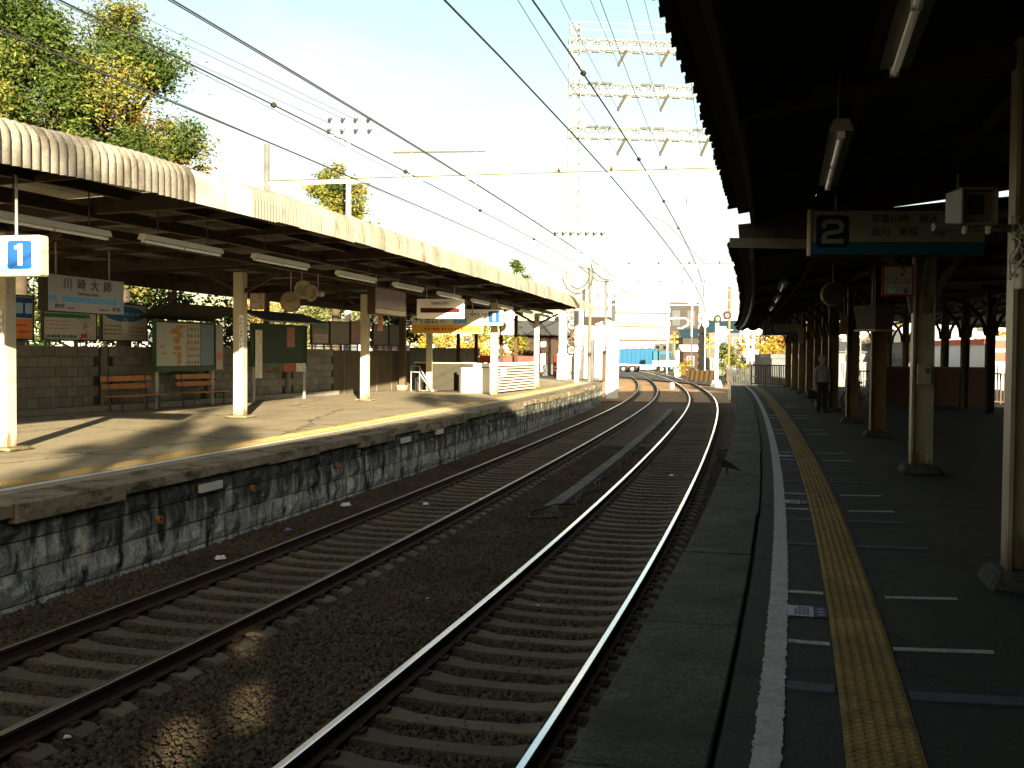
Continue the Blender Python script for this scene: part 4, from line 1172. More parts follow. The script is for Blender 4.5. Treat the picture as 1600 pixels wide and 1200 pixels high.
# ------------------------------------------------------------------ stairs to the underpass
M_PARA = mat('shaded_parapet', (.034, .031, .023), rough=.85, var=.1, scale=2)  # concrete darkened, canopy shade is put into its colour
def stairs():
    o = onground(634, 612)
    t = thing('stairwell', 'pale concrete stairwell with a handrail, white panel and louvred side on the left platform', 'stairwell', o, -.17)
    D = lambda u, v: (Matrix.Rotation(.17, 3, 'Z') @ (onground(u, v) - o))
    mb = MB(); mb.ab((0, 1.6, 0), (3.2, 1.75, 1.22)); mb.build('back_wall', M_PARA, t)
    mb = MB(); mb.ab((-.06, 1.54, 1.22), (3.25, 1.81, 1.28)); mb.build('back_coping', M_CREAM, t)
    mb = MB(); mb.ab((3.2, .15, 0), (3.34, 1.75, 1.22)); mb.build('side_wall', M_PARA, t)
    mb = MB(); mb.ab((2.45, .0, 0), (3.75, .12, 1.06)); mb.build('front_panel', M_WHITE, t, bevel=.01)
    mb = MB(); mb.ab((2.95, .13, 1.1), (4.0, .30, 1.26)); mb.build('cap', M_WHITE, t)
    mb = MB(); mb.ab((2.36, -.02, 0), (2.45, .14, 1.15)); mb.build('end_post', M_PARA, t)
    for k in range(5):
        mb = MB(); mb.ab((.35 + k * .42, .2, .005 + .0 * k), (.35 + k * .42 + .40, 1.6, .02 + .004 * k)); mb.build('step', M_PARA, t)
    for dz in (0, -.26):
        mb = MB(); mb.tube([(.1, .35, 1.12 + dz), (.5, .35, 1.10 + dz), (1.12, .2, .12 + dz * .4), (1.2, .2, .05)], .028, 7); mb.build('handrail', M_GREYP, t, smooth=True)
    for x in (.14, .52):
        mb = MB(); mb.tube([(x, .35, 0), (x, .35, 1.1)], .02, 6); mb.build('baluster', M_GREYP, t)
    # louvred screen running away beside the platform edge
    a, b = D(779, 615), D(836, 608.5)
    for k in range(10):
        z = .10 + k * .122
        mb = MB(); mb.bar((a.x, a.y, z), (b.x, b.y, z), .03, .066); mb.build('louvre_slat', M_OFFWHITE, t)
    mb = MB(); mb.bar((a.x, a.y, 1.27), (b.x, b.y, 1.27), .06, .07); mb.build('louvre_cap', M_WHITE, t)
    d = (b - a).normalized() * .6; q = a + d
    mb = MB(); mb.bar((q.x, q.y, .82), (q.x + .2, q.y - .05, .82), .30, .30); 
    mb = MB(); mb.box((q.x + .03, q.y - .06, .92), (.22, .03, .34)); mb.build('notice', M_WHITE, t)
    mb = MB(); mb.bar((a.x - .06, a.y + .1, .6), (b.x - .06, b.y + .1, .6), .02, 1.1); mb.build('backing', M_BROWN, t)
stairs()
# white post carrying the far sign, brown post, extra columns
def simple_col(label, p, w, H, m, rz=-.18, base=True, grp=None):
    t = thing('post', label, 'post', p, rz, grp)
    mb = MB(); mb.box((0, 0, H / 2), (w, w, H)); mb.build('shaft', m, t, bevel=.015)
    if base:
        mb = MB(); mb.box((0, 0, .12), (w + .14, w + .14, .24)); mb.build('base', M_CREAM, t, bevel=.02)
    return t
simple_col('square cream post under the far number 1 sign, beside the louvred screen', onground(772, 617), .27, 3.75, M_CREAM, base=False)
simple_col('brown steel post with a white base left of the stairs', onground(629, 610), .28, 3.7, mat('brown_post', (.07, .05, .03), rough=.6), base=True)
for u, lb in ((716, 'thin grey post rising behind the stairs under the exit sign'), (744, 'thin brown post behind the white stair panel'), (783, 'dark post behind the cream post by the stairs'), (806, 'dark post seen above the louvred screen')):
    simple_col(lb, wallpt(632, 0) + Vector((0, 0, 0)) if False else at(u, 560, 52.).xy.to_3d(), .16, 3.6, M_BROWN, base=False, grp='posts behind the stairs')
p = at(690, 563, 52.)
t = thing('low_wall', 'plain brown wall behind the stairs, continuing the block wall', 'wall', (p.x, p.y, 0), 0)
mb = MB(); mb.ab((-2.3, 0, 0), (1.9, .15, 1.88)); mb.build('panel', M_BLOCK, t)
mb = MB(); mb.ab((-2.3, -.05, 1.88), (1.9, .2, 1.94)); mb.build('coping', M_BLOCK, t)
p = at(788, 560, 58.)
t = thing('red_barrier', 'low dark red barrier behind the louvred screen', 'barrier', (p.x, p.y, 0), .05)
mb = MB(); mb.ab((-1.75, 0, 0.2), (1.9, .1, 1.55)); mb.build('panel', mat('dark_red', (.22, .03, .02), rough=.6), t)
mb = MB()
for x in (-1.7, -.5, .7, 1.8): mb.ab((x, .1, 0), (x + .08, .16, 1.7))
mb.build('posts', M_BROWN, t)
# ------------------------------------------------------------------ right platform: signs, monitor, stickers
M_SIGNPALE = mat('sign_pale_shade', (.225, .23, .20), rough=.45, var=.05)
M_CYAN_DK = mat('deep_cyan_print', (.013, .085, .14), rough=.4, var=.05)
p = at(1399, 401, 14.0)
t = number_sign('long number 2 platform sign with a blue foot band, hanging from the dark right ceiling', p, -.05, 2.30, .62, '2', False, rods=.5, navy=M_NAVY_DK, wpan=M_SIGNPALE, dark=True)
for ch in kids(t):
    if ch.name.startswith('cyan_band'): ch.data.materials[0] = M_CYAN_DK
text('京急川崎　横浜', .125, (-.36, -.108, .49), M_INK, t, bold=.012, align='LEFT')
text('品川　新橋', .125, (-.36, -.108, .315), M_INK, t, bold=.012, align='LEFT'); text('方面', .09, (.44, -.108, .305), M_INK, t, bold=.01, align='LEFT')
text('for Keikyū Kawasaki', .13, (-.36, -.108, .13), mat('teal_ink', (.015, .10, .15), rough=.5), t, bold=.008, align='LEFT')
mb = MB(); mb.ab((-1.18, -.12, -.0), (-1.15, .0, .62)); mb.build('end_strip', M_CREAM, t)
p = at(1221, 524, 44.)
t = number_sign('far number 2 platform sign at the end of the dark right canopy', p, .0, 1.6, .52, '2', False, rods=.6, navy=M_NAVY_DK, wpan=mat('sign_dim', (.16, .16, .15)), dark=True)
for ch in kids(t):
    if ch.name.startswith('cyan_band'): ch.data.materials[0] = M_CYAN_DK
intercom('red framed intercom sign with a down arrow, hung left of the second right column', at(1402.5, 463, 14.6), -.02, .44, mat('sheet_grey', (.20, .20, .16)), mat('dark_red_print', (.16, .02, .02)), M_INK)

# monitor on a pipe from the nearest column
p = at(1531, 352, 7.45)
t = thing('monitor', 'boxy cream monitor on an arm beside the nearest right column', 'monitor', p, -.02)
w, h = .265, .275
mb = MB()
for a, b in (((-w / 2, -.0, 0), (-w / 2 + .02, .30, h)), ((w / 2 - .02, -.0, 0), (w / 2, .30, h)), ((-w / 2, 0, h - .02), (w / 2, .30, h)), ((-w / 2, 0, 0), (w / 2, .30, .02)), ((-w / 2, .28, 0), (w / 2, .30, h))): mb.ab(a, b)
mb.build('hood', mat('monitor_cream', (.10, .088, .06), rough=.5), t, bevel=.006)
mb = MB(); mb.ab((-w / 2 + .02, .08, .02), (w / 2 - .02, .12, h - .02)); mb.build('bezel', mat('monitor_bezel', (.07, .06, .038), rough=.5), t)
mb = MB(); mb.ab((-.06, .07, .085), (.06, .082, h - .045)); mb.build('screen', mat('dark_screen', (.012, .014, .013), rough=.15), t, bevel=.008)
for x in (-.085, .085):
    mb = MB(); mb.lathe([(.026, 0), (.014, -.055)], 10, (x, .06, 0)); mb.build('foot', M_OFFWHITE, t)
a = at(1458, 355, 7.5); b = at(1602, 356, 7.6)
t = thing('pipe_arm', 'horizontal grey pipe carrying the monitor from the nearest right column', 'pipe', a, 0, None, True)
mb = MB(); mb.tube([a, b + Vector((.25, .05, 0))], .030, 10); mb.build('pipe', mat('pipe_dull', (.10, .11, .10), rough=.5), t)
for k in (.45, .75):
    q = a.lerp(b, k); mb = MB(); mb.tube([q + Vector((-.02, 0, 0)), q + Vector((.02, 0, 0))], .037, 10); mb.build('clamp', M_DGREY, t)
q = at(1592, 392, 7.6)
t = thing('cable_bunch', 'tangled pale cables at the top of the nearest right column', 'cables', q, 0, None, True)
mb = MB()
for k in range(6):
    pts = [q + Vector((R.uniform(-.08, .1), R.uniform(-.05, .05), .22 - .09 * j + R.uniform(-.04, .04))) for j in range(6)]
    mb.tube(pts, .008, 5)
stuff(mb.build('cables', M_OFFWHITE, t, smooth=True))
mb = MB(); mb.box(q + Vector((.05, 0, -.20)), (.12, .10, .16)); mb.build('junction_box', M_OFFWHITE, t, bevel=.01)
t = disc('round pale speaker hanging from the dark right ceiling, left of the red framed sign', at(1301, 460, 20.), .23, .05, mat('speaker_rim', (.26, .24, .17), rough=.4), M_DGREY, 'speaker', 'round_speaker')
hang_rods(t, (0.,), .22, .9)
p = at(1366, 515, 21.8)
t = thing('lantern_box', 'pale box sign with a lit edge hanging between two right columns', 'box sign', p, .5)
mb = MB(); mb.hexa([(-.24, -.24, 0), (.24, -.24, 0), (.24, .24, 0), (-.24, .24, 0), (-.3, -.3, .5), (.3, -.3, .5), (.3, .3, .5), (-.3, .3, .5)]); mb.build('box', mat('box_grey', (.09, .09, .08), rough=.5), t)
mb = MB(); mb.box((0, 0, -.02), (.56, .56, .04)); mb.build('rim', M_OFFWHITE, t)
hang_rods(t, (0.,), .5, 1.3)
for u, v, Y, lb in ((1318, 523, 25.5, 'small brown plate hung beside the third right column'), (1252, 537, 33, 'small brown plate hung among the far right columns')):
    p = at(u, v, Y); t = thing('notice_plate', lb, 'notice plate', p, 0.)
    mb = MB(); mb.ab((-.09, -.01, 0), (.09, .01, .5)); mb.build('panel', mat('plate_brown', (.20, .12, .07)), t)
    hang_rods(t, (0.,), .5, 1., r=.01)
# intercom boxes on the column by the sign
p = at(1444, 585, 15.1)
t = thing('intercom_box', 'small box on the second right column below the red framed sign', 'intercom', p, -.2)
mb = MB(); mb.box((0, -.02, 0), (.20, .06, .30)); mb.build('case', mat('box_dull', (.20, .18, .12)), t, bevel=.01)
mb = MB(); mb.box((.04, -.055, .05), (.05, .012, .07)); mb.build('button', M_INK, t)
# stickers on the platform floor
def sticker(label, s, k=1.):
    t = thing('floor_sticker', label, 'floor sticker', W(s, 2.50, -.008), -HD(s), 'floor stickers beside the white line')
    mb = MB(); mb.ab((-.09, -.14, 0), (.075, .14, .003)); mb.build('white_sheet', mat('sticker_white', (.26, .27, .29), rough=.5, fine=.2), t)
    mb = MB()
    for r in range(4):
        for c in range(4):
            if R.random() < .9: mb.ab((-.05 + c * .026, -.10 + r * .055, .003), (-.05 + c * .026 + .02, -.10 + r * .055 + .03, .0042))
    mb.build('print', M_NAVY_DK, t)
    mb = MB(); mb.ab((.08, -.14, 0), (.165, .14, .003)); mb.build('navy_sheet', mat('sticker_navy', (.016, .026, .06), rough=.5), t)
    mb = MB()
    for r in range(3): mb.ab((.10, -.10 + r * .08, .003), (.145, -.10 + r * .08 + .022, .0042))
    for r in range(3): mb.ab((.118, -.10 + r * .08 - .012, .003), (.127, -.10 + r * .08 + .034, .0040))
    mb.build('white_marks', mat('sticker_mark', (.25, .26, .28)), t)
sticker('white and navy floor sticker between the two nearest white stripes', 7.87)
sticker('white and navy floor sticker between the second pair of white stripes', 13.2)
sticker('faint white and navy floor sticker between the third pair of white stripes', 18.9)

# ------------------------------------------------------------------ end railing of the right platform, fence behind
def rail_fence(label, a, b, H, m, n, bar=.022, nm='railing', cat='railing', rz=None, lower=.08, group=None):
    a, b = Vector(a), Vector(b); d = (b - a); L = d.length
    t = thing(nm, label, cat, a, math.atan2(d.y, d.x), group)
    mb = MB(); mb.bar((0, 0, H), (L, 0, H), .05, .06); mb.bar((0, 0, lower), (L, 0, lower), .04, .05); mb.build('rail', m, t)
    me = MB().ab((-bar / 2, -bar / 2, 0), (bar / 2, bar / 2, H - lower - .05)).mesh('baluster', m)
    for k in range(n + 1):
        if k % 8 == 0:
            mb = MB(); mb.ab((L * k / n - .03, -.03, 0), (L * k / n + .03, .03, H + .03)); mb.build('post', m, t)
        else: inst('baluster', me, t, (L * k / n, 0, lower + .02))
    return t
M_BRAIL = mat('brown_railing', (.05, .032, .022), rough=.6)
rail_fence('dark brown railing across the end of the right platform', onground(1174, 601.5), onground(1241, 604), 1.15, M_BRAIL, 24, bar=.04)
rail_fence('dark railing behind the fourth right column', at(1337, 606, 42).xy.to_3d(), at(1368, 606, 42).xy.to_3d(), 1.1, M_BRAIL, 10)
rail_fence('dark railing at the far right beyond the second row of columns', at(1520, 606, 38).xy.to_3d(), at(1585, 606, 38).xy.to_3d(), 1.1, M_BRAIL, 12)
p = at(1432, 618, 36.)
t = thing('red_wall', 'dark red brown wall at the back of the right platform', 'wall', (p.x, p.y, 0), -.05)
mb = MB(); mb.ab((-1.15, 0, 0), (2.6, .12, 1.30)); mb.build('panel', mat('redbrown_wall', (.018, .007, .005), rough=.7, var=.2), t)
mb = MB(); mb.ab((-1.2, -.03, 1.30), (2.65, .15, 1.36)); mb.build('coping', M_DARKTRIM, t)
p = at(1352, 600, 33.)
t = thing('parked_bicycle', 'dark bicycle leaning by the railing behind the right columns', 'bicycle', (p.x, p.y, 0), .2)
for x in (-.5, .52):
    mb = MB(); mb.tube([(x + .31 * math.cos(2 * PI * k / 18), 0, .33 + .31 * math.sin(2 * PI * k / 18)) for k in range(19)], .02, 5); mb.build('wheel', M_BLACK, t)
mb = MB()
for a, b in (((-.5, 0, .33), (-.1, 0, .30)), ((-.1, 0, .3), (.4, 0, .78)), ((-.1, 0, .3), (-.22, 0, .82)), ((-.22, 0, .74), (.4, 0, .78)), ((-.22, 0, .72), (-.5, 0, .33)), ((.4, 0, .8), (.52, 0, .33)), ((.4, 0, .78), (.36, 0, 1.0)), ((.36, -.25, 1.0), (.36, .25, 1.0))): mb.tube([a, b], .018, 6)
mb.build('frame', M_BLACK, t)
mb = MB(); mb.box((-.24, 0, .86), (.26, .12, .06)); mb.build('saddle', M_BLACK, t, bevel=.02)

# ------------------------------------------------------------------ a person standing on the right platform
def skinmesh(name, verts, edges, radii, mats, parent, sub=2, root=0):
    me = bpy.data.meshes.new(name); me.from_pydata(verts, edges, [])
    o = bpy.data.objects.new(name, me); COL.objects.link(o)
    sk = o.modifiers.new('skin', 'SKIN'); sk.use_smooth_shade = True
    for i, r in enumerate(radii):
        me.skin_vertices[0].data[i].radius = r if isinstance(r, tuple) else (r, r)
        me.skin_vertices[0].data[i].use_root = (i == root)
    ss = o.modifiers.new('sub', 'SUBSURF'); ss.levels = sub; ss.render_levels = sub
    bpy.context.view_layer.update()
    dg = bpy.context.evaluated_depsgraph_get()
    m2 = bpy.data.meshes.new_from_object(o.evaluated_get(dg)); m2.name = name
    bpy.data.objects.remove(o)
    m2.materials.clear()
    for q in (mats if isinstance(mats, list) else [mats]): m2.materials.append(q)
    m2.polygons.foreach_set('use_smooth', [True] * len(m2.polygons))
    return inst(name, m2, parent)
M_SKIN = mat('skin', (.26, .17, .12), rough=.6, var=.08)
M_TOP = mat('pale_blouse', (.16, .145, .13), rough=.85, var=.12, scale=9)
M_TROUSER = mat('black_trousers', (.012, .012, .014), rough=.85)
M_HAIR = mat('grey_hair', (.16, .17, .18), rough=.7, var=.2, scale=30)
def person():
    p = W(32.6, 4.0, 0)
    t = thing('person', 'person in a pale top and black trousers with grey hair, standing by the right columns', 'person', p, .12)
    # +X is the figure's left as seen from the camera's right; faces -Y
    V = [(0, 0, .90), (0, .005, 1.08), (0, 0, 1.25), (0, .01, 1.36), (0, .0, 1.42), (0, -.02, 1.50),         # 0-5 pelvis..head base
         (.10, 0, .84), (.105, -.01, .48), (.11, .02, .09), (.115, -.10, .035),                              # 6-9 leg
         (-.10, 0, .84), (-.10, .01, .48), (-.10, .03, .09), (-.11, -.09, .035),                             # 10-13
         (.165, .01, 1.33), (.215, .02, 1.08), (.20, -.05, .86), (.195, -.07, .79),                          # 14-17 arm
         (-.165, .01, 1.33), (-.22, .01, 1.07), (-.23, -.06, .84), (-.23, -.07, .77)]
    E = [(0, 1), (1, 2), (2, 3), (3, 4), (4, 5), (0, 6), (6, 7), (7, 8), (8, 9), (0, 10), (10, 11), (11, 12), (12, 13), (3, 14), (14, 15), (15, 16), (16, 17), (3, 18), (18, 19), (19, 20), (20, 21)]
    rad = [(.155, .115), (.145, .105), (.155, .115), (.12, .09), (.055, .055), (.05, .05), (.115, .115), (.092, .09), (.08, .075), (.045, .04), (.115, .115), (.092, .09), (.08, .075), (.045, .04), (.065, .065), (.05, .05), (.036, .036), (.03, .03), (.065, .065), (.05, .05), (.036, .036), (.03, .03)]
    # head built in the same skin: chin, middle, crown
    V += [(0, -.035, 1.535), (0, -.025, 1.60), (0, -.01, 1.665)]
    E += [(5, 22), (22, 23), (23, 24)]
    rad += [(.052, .06), (.074, .088), (.06, .07)]
    # hands: palm and five fingers each
    def hand(w, s):
        b = len(V)
        base = Vector(V[w])
        V.append(tuple(base + Vector((0, -.012, -.05)))); E.append((w, b)); rad.append((.022, .034))
        for k, (dx, dy, L) in enumerate(((0, -.028, .062), (0, -.010, .072), (0, .010, .066), (0, .028, .052))):
            q = len(V)
            V.append(tuple(base + Vector((dx, -.012 + dy, -.085)))); V.append(tuple(base + Vector((-s * .012, -.012 + dy, -.085 - L * .55)))); V.append(tuple(base + Vector((-s * .03, -.012 + dy, -.085 - L * .9))))
            E.extend([(b, q), (q, q + 1), (q + 1, q + 2)]); rad.extend([.0095, .0085, .007])
        q = len(V)
        V.append(tuple(base + Vector((-s * .01, -.05, -.045)))); V.append(tuple(base + Vector((-s * .02, -.065, -.08))))
        E.extend([(b, q), (q, q + 1)]); rad.extend([.0105, .008])
    hand(17, 1); hand(21, -1)
    o = skinmesh('body', V, E, rad, [M_TOP, M_TROUSER, M_SKIN, M_BLACK], t, 2)
    for pol in o.data.polygons:
        c = pol.center
        if c.z > 1.425: k = 2
        elif c.z < .085: k = 3
        elif abs(c.x) > .17 and c.z < .86: k = 2
        elif c.z < .93 and abs(c.x) < .185: k = 1
        else: k = 0
        pol.material_index = k
    mb = MB(); prof = []
    hair = MB(); hair.lathe([(.02, 1.735), (.055, 1.725), (.085, 1.69), (.098, 1.63), (.096, 1.57), (.085, 1.53), (.07, 1.525)], 16, (0, .012, 0))
    o = hair.build('hair', M_HAIR, t, smooth=True)
    for v in o.data.vertices:
        if v.co.y < -.045 and v.co.z < 1.675: v.co.y = -.045
    f = MB()
    for x in (-.028, .028): f.lathe([(.0, -.006), (.010, -.002), (.010, .004), (.0, .006)], 8, (x, -.112, 1.612), 'Y')
    f.build('eyes', M_INK, t)
    f = MB(); f.hexa([(-.012, -.125, 1.575), (.012, -.125, 1.575), (.012, -.10, 1.575), (-.012, -.10, 1.575), (-.005, -.112, 1.612), (.005, -.112, 1.612), (.005, -.10, 1.612), (-.005, -.10, 1.612)]); f.build('nose', M_SKIN, t)
    f = MB(); f.ab((-.022, -.108, 1.548), (.022, -.098, 1.556)); f.build('mouth', mat('lip', (.28, .12, .10)), t)
    f = MB()
    for x in (-.078, .078): f.box((x, -.01, 1.60), (.014, .03, .05))
    f.build('ears', M_SKIN, t)
    b = thing('handbag', 'black handbag held by the person on the right platform', 'bag', p + Vector((-.30, -.05, .42)), .1)
    mb = MB(); mb.hexa([(-.17, -.06, 0), (.17, -.06, 0), (.17, .06, 0), (-.17, .06, 0), (-.14, -.03, .26), (.14, -.03, .26), (.14, .03, .26), (-.14, .03, .26)]); mb.build('bag_body', M_BLACK, b, bevel=.02)
    mb = MB(); mb.tube([(-.09 + .09 * (1 - math.cos(PI * k / 8)), 0, .25 + .14 * math.sin(PI * k / 8)) for k in range(9)], .009, 6); mb.build('handle', M_BLACK, b)
person()

# ------------------------------------------------------------------ crow on the platform edge
def crow():
    p = W(15.75, 1.64, 0)
    t = thing('crow', 'black crow standing at the edge of the right platform', 'bird', p, -HD(16) - .25)
    t.scale = (.72, .72, .72)
    V = [(0, 0, .20), (-.07, 0, .215), (-.125, 0, .245), (-.165, 0, .295), (-.185, 0, .315), (.08, 0, .165), (.17, 0, .125), (.27, 0, .085), (-.205, 0, .312)]
    E = [(0, 1), (1, 2), (2, 3), (3, 4), (0, 5), (5, 6), (6, 7), (4, 8)]
    rad = [(.078, .072), (.078, .072), (.062, .058), (.044, .044), (.036, .036), (.066, .055), (.042, .026), (.030, .010), (.02, .02)]
    skinmesh('body', V, E, rad, M_BLACK, t, 2)
    mb = MB(); mb.lathe([(.018, 0), (.016, .025), (.008, .055), (.001, .072)], 8, (0, 0, 0), 'X'); o = mb.build('beak', M_DGREY, t); o.location = (-.215, 0, .312); o.rotation_euler = (0, .18, PI)
    for y in (-.028, .028):
        mb = MB(); mb.tube([(.01, y, .15), (-.005, y, .085), (.005, y, .005)], [.018, .009, .007], 6)
        for a in (-.5, 0, .5, PI): mb.tube([(.005, y, .006), (.005 - .045 * math.cos(a), y + .045 * math.sin(a), .004)], .005, 5)
        mb.build('leg', M_BLACK, t)
    for y in (-1, 1):
        mb = MB(); mb.add([(-.10, y * .062, .25), (.02, y * .082, .235), (.24, y * .03, .11), (.20, y * .05, .10), (.0, y * .084, .17), (-.09, y * .07, .19)], [(0, 1, 2, 3, 4, 5)]); mb.build('wing', M_BLACK, t)
    mb = MB()
    for y in (-.034, .034): mb.lathe([(0, -.004), (.006, 0), (0, .004)], 6, (-.19, y, .322), 'Y')
    mb.build('eyes', M_GREYP, t)
crow()

# ------------------------------------------------------------------ small litter
def litter(label, p, s, m, rz):
    t = thing('litter', label, 'litter', p, rz, 'litter scattered along the tracks')
    mb = MB(); mb.hexa([(-s, -s * .5, 0), (s * .9, -s * .6, 0), (s, s * .5, 0), (-s * .8, s * .6, 0), (-s * .6, -s * .3, s * .5), (s * .5, -s * .4, s * .7), (s * .6, s * .3, s * .4), (-s * .5, s * .4, s * .6)]); mb.build('scrap', m, t)
M_SCRAP = mat('scrap_white', (.55, .55, .52), rough=.7)
litter('white scrap lying inside the left track near the camera', onground(665, 788, ZR - .16), .06, M_SCRAP, .3)
litter('blue scrap at the foot of the left platform wall', onground(450, 828, ZR - .18), .06, mat('scrap_blue', (.10, .16, .30)), .2)
litter('crumpled white bag at the foot of the left platform wall', onground(540, 790, ZR - .18), .10, M_SCRAP, .9)
litter('white scrap between the rails of the right track, mid distance', onground(1049, 743, ZR - .16), .055, M_SCRAP, 0)
litter('white scrap between the rails of the right track, near the camera', onground(841, 946, ZR - .16), .018, M_SCRAP, .5)
litter('white bag by the near foot of the stone wall', onground(344, 873, ZR - .18), .08, M_SCRAP, .7)
litter('pale paper scrap left of the shiny rail, close to the camera', onground(105, 1152, ZR - .18), .03, mat('scrap_yellow', (.5, .48, .34)), .4)
litter('tiny white scrap lying on the ballast between the tracks', onground(668, 935, ZR - .18), .014, M_SCRAP, .4)
# ------------------------------------------------------------------ overhead line
_p = at(417, 300, 38.)
GS, GO = 39.6, -12.6
for _ in range(20):
    _x, _y, _t = C(GS); GS += (_p.x - _x) * math.sin(_t) + (_p.y - _y) * math.cos(_t)
_x, _y, _t = C(GS); GO = (_p.x - _x) * math.cos(_t) - (_p.y - _y) * math.sin(_t)
def gantry(label, s, oL, oR, z, wpost=.26, extra=None, pl=-1.4, top=None, post_r=True):
    a, b = W(s, oL, 0), W(s, oR, 0)
    t = thing('catenary_gantry', label, 'catenary gantry', a, 0, 'gantries over the tracks', True)
    mb = MB(); mb.bar(W(s, oL - .1, z), W(s, oR + .3, z), .10, .13); mb.build('beam', M_STEEL, t)
    mb = MB(); mb.bar(W(s, oL - .1, z + .09), W(s, oR + .3, z + .09), .14, .035); mb.build('top_flange', mat('flange_olive', (.05, .045, .02), rough=.6), t)
    H = (top or z + .25)
    mb = MB(); mb.tube([(a.x, a.y, pl), (a.x, a.y, H)], [wpost / 2 * 1.1, wpost / 2 * .85], 12); mb.build('post', mat('grey_pole', (.09, .09, .078), rough=.8), t, smooth=False)
    if post_r:
        mb = MB(); mb.tube([(b.x, b.y, pl), (b.x, b.y, z + .25)], [wpost / 2 * 1.1, wpost / 2 * .85], 12); mb.build('post', M_OFFWHITE, t)
    for o in (-3.64, 0.):
        mb = MB()
        mb.bar(W(s, o - .6, z - .14), W(s, o + .6, z - .14), .04, .04); mb.bar(W(s, o - .5, z), W(s, o - .5, z - .16), .03, .03); mb.bar(W(s, o + .5, z), W(s, o + .5, z - .16), .03, .03)
        mb.build('bracket', M_STEEL, t)
        for d in (-.9, .9):
            p = W(s, o + d, z); mb = MB()
            mb.lathe([(.03, 0), (.03, .05), (.07, .06), (.03, .08), (.07, .11), (.03, .13), (.02, .2)], 8, p + Vector((0, 0, .06))); mb.bar(p + Vector((-.15, 0, .1)), p + Vector((.2, 0, .28)), .03, .04)
            mb.build('insulator', mat('insulator_brown', (.05, .035, .018), rough=.4), t)
    return t
g1 = gantry('pale catenary gantry spanning both tracks above the left canopy, the nearest one', GS, GO, 5.6, 7.80, top=9.25, wpost=.22, post_r=False)
a, b = at(614, 238.5, 38.), at(758, 236.5, 38.)
mb = MB(); mb.bar(a, b, .05, .05)
for k in (.1, .9):
    q = a.lerp(b, k); 
mb.build('upper_arm', mat('arm_olive', (.04, .038, .02), rough=.6), g1)
q = a.lerp(b, .2); mb = MB(); mb.bar(q, (q.x, q.y, 7.8), .03, .03); q = a.lerp(b, .9); mb.bar(q, (q.x, q.y, 7.8), .03, .03); mb.build('upper_strut', M_WHITE, g1)
q = a.lerp(b, .72); mb = MB()
for k in range(4): mb.lathe([(.015, .0), (.05, -.02), (.015, -.05)], 8, q + Vector((0, 0, -.10 - k * .12)))
mb.tube([q, q + Vector((0, 0, -.6))], .012, 5); mb.build('hanging_insulator', M_GREYP, g1)
mb = MB()
pts = [at(735, 265, 37.8), at(745, 282, 37.8), at(757, 288, 37.8), at(770, 279, 37.8), at(800, 270, 37.8), at(880, 270, 37.8), at(940, 269, 37.8), at(1000, 269, 37.8), at(1060, 269, 37.8), at(1074, 276, 37.8), at(1077, 290, 37.8), at(1070, 330, 37.5), at(1060, 362, 37.2)]
mb.tube(pts, .014, 5); mb.build('feeder_loop', M_GREYP, g1, smooth=True)
gantry('second catenary gantry, beyond the end of the left canopy', 64.5, -6.9, 5.4, 7.1, .24, post_r=False)
gantry('third catenary gantry standing near the level crossing', 88.0, -7.2, 5.2, 7.6, .24, post_r=False)
gantry('farthest catenary gantry, beyond the level crossing', 138.0, -7.5, 4.5, 8.2, .26, post_r=False)

def wire(label, pts, r=.009, m=None, group='overhead wires', clamps=None):
    t = thing('overhead_wire', label, 'overhead wire', pts[0], 0, group, True)
    mb = MB(); mb.tube(pts, r, 5); mb.build('strand', m or M_WIRE, t, smooth=True)
    for p in (clamps or []):
        mb = MB(); mb.lathe([(.0, -.04), (.03, -.02), (.04, 0), (.03, .02), (0, .04)], 10, p); mb.build('clamp', mat('clamp_brown', (.025, .02, .014), rough=.5), t)
    return t
def wline(s0, s1, o, z, sag=0., n=None):
    ss = fr(s0, s1, 3.)
    return [W(s, o, z - sag * 4 * ((s - s0) / (s1 - s0)) * (1 - (s - s0) / (s1 - s0))) for s in ss]
wire('contact wire over the shiny right track', wline(-6, 64, 0, 4.20), .009)
wire('messenger wire over the shiny right track, with round clamps', wline(-6, 64, -.05, 5.12), .011, clamps=[W(s, -.05, 5.12) for s in (13.2, 18.9, 24., 29)])
wire('contact wire over the rusty left track', wline(-6, 64, -3.64, 4.20), .009)
wire('messenger wire over the rusty left track, with round clamps', wline(-6, 64, -3.62, 4.66), .009, clamps=[W(s, -3.62, 4.66) for s in (12.1, 16.8, 21.5, 27)])
wire('upper strand of the double feeder wire left of the tracks', wline(-6, 64, -5.05, 6.05), .012)
wire('lower strand of the double feeder wire left of the tracks', wline(-6, 64, -4.98, 5.98), .009)
wire('thin wire running beside the left canopy edge', wline(-4, 60, -6.9, 5.6), .006)
wire('thin second wire beside the left canopy edge', wline(-4, 60, -7.6, 6.6), .005)
wire('stay wire running down from the near gantry to the second gantry', [W(GS, -6.8, 7.7), W(52, -7, 7.0), W(64.5, -6.9, 6.9)], .007)
wire('wire from the near gantry down over the right track', [at(925, 292, 38.), at(985, 320, 44), at(1045, 352, 52), W(64.5, .3, 6.9)], .007)
for s in (6, 10.6, 15.4, 21.4, 26.6):
    pass

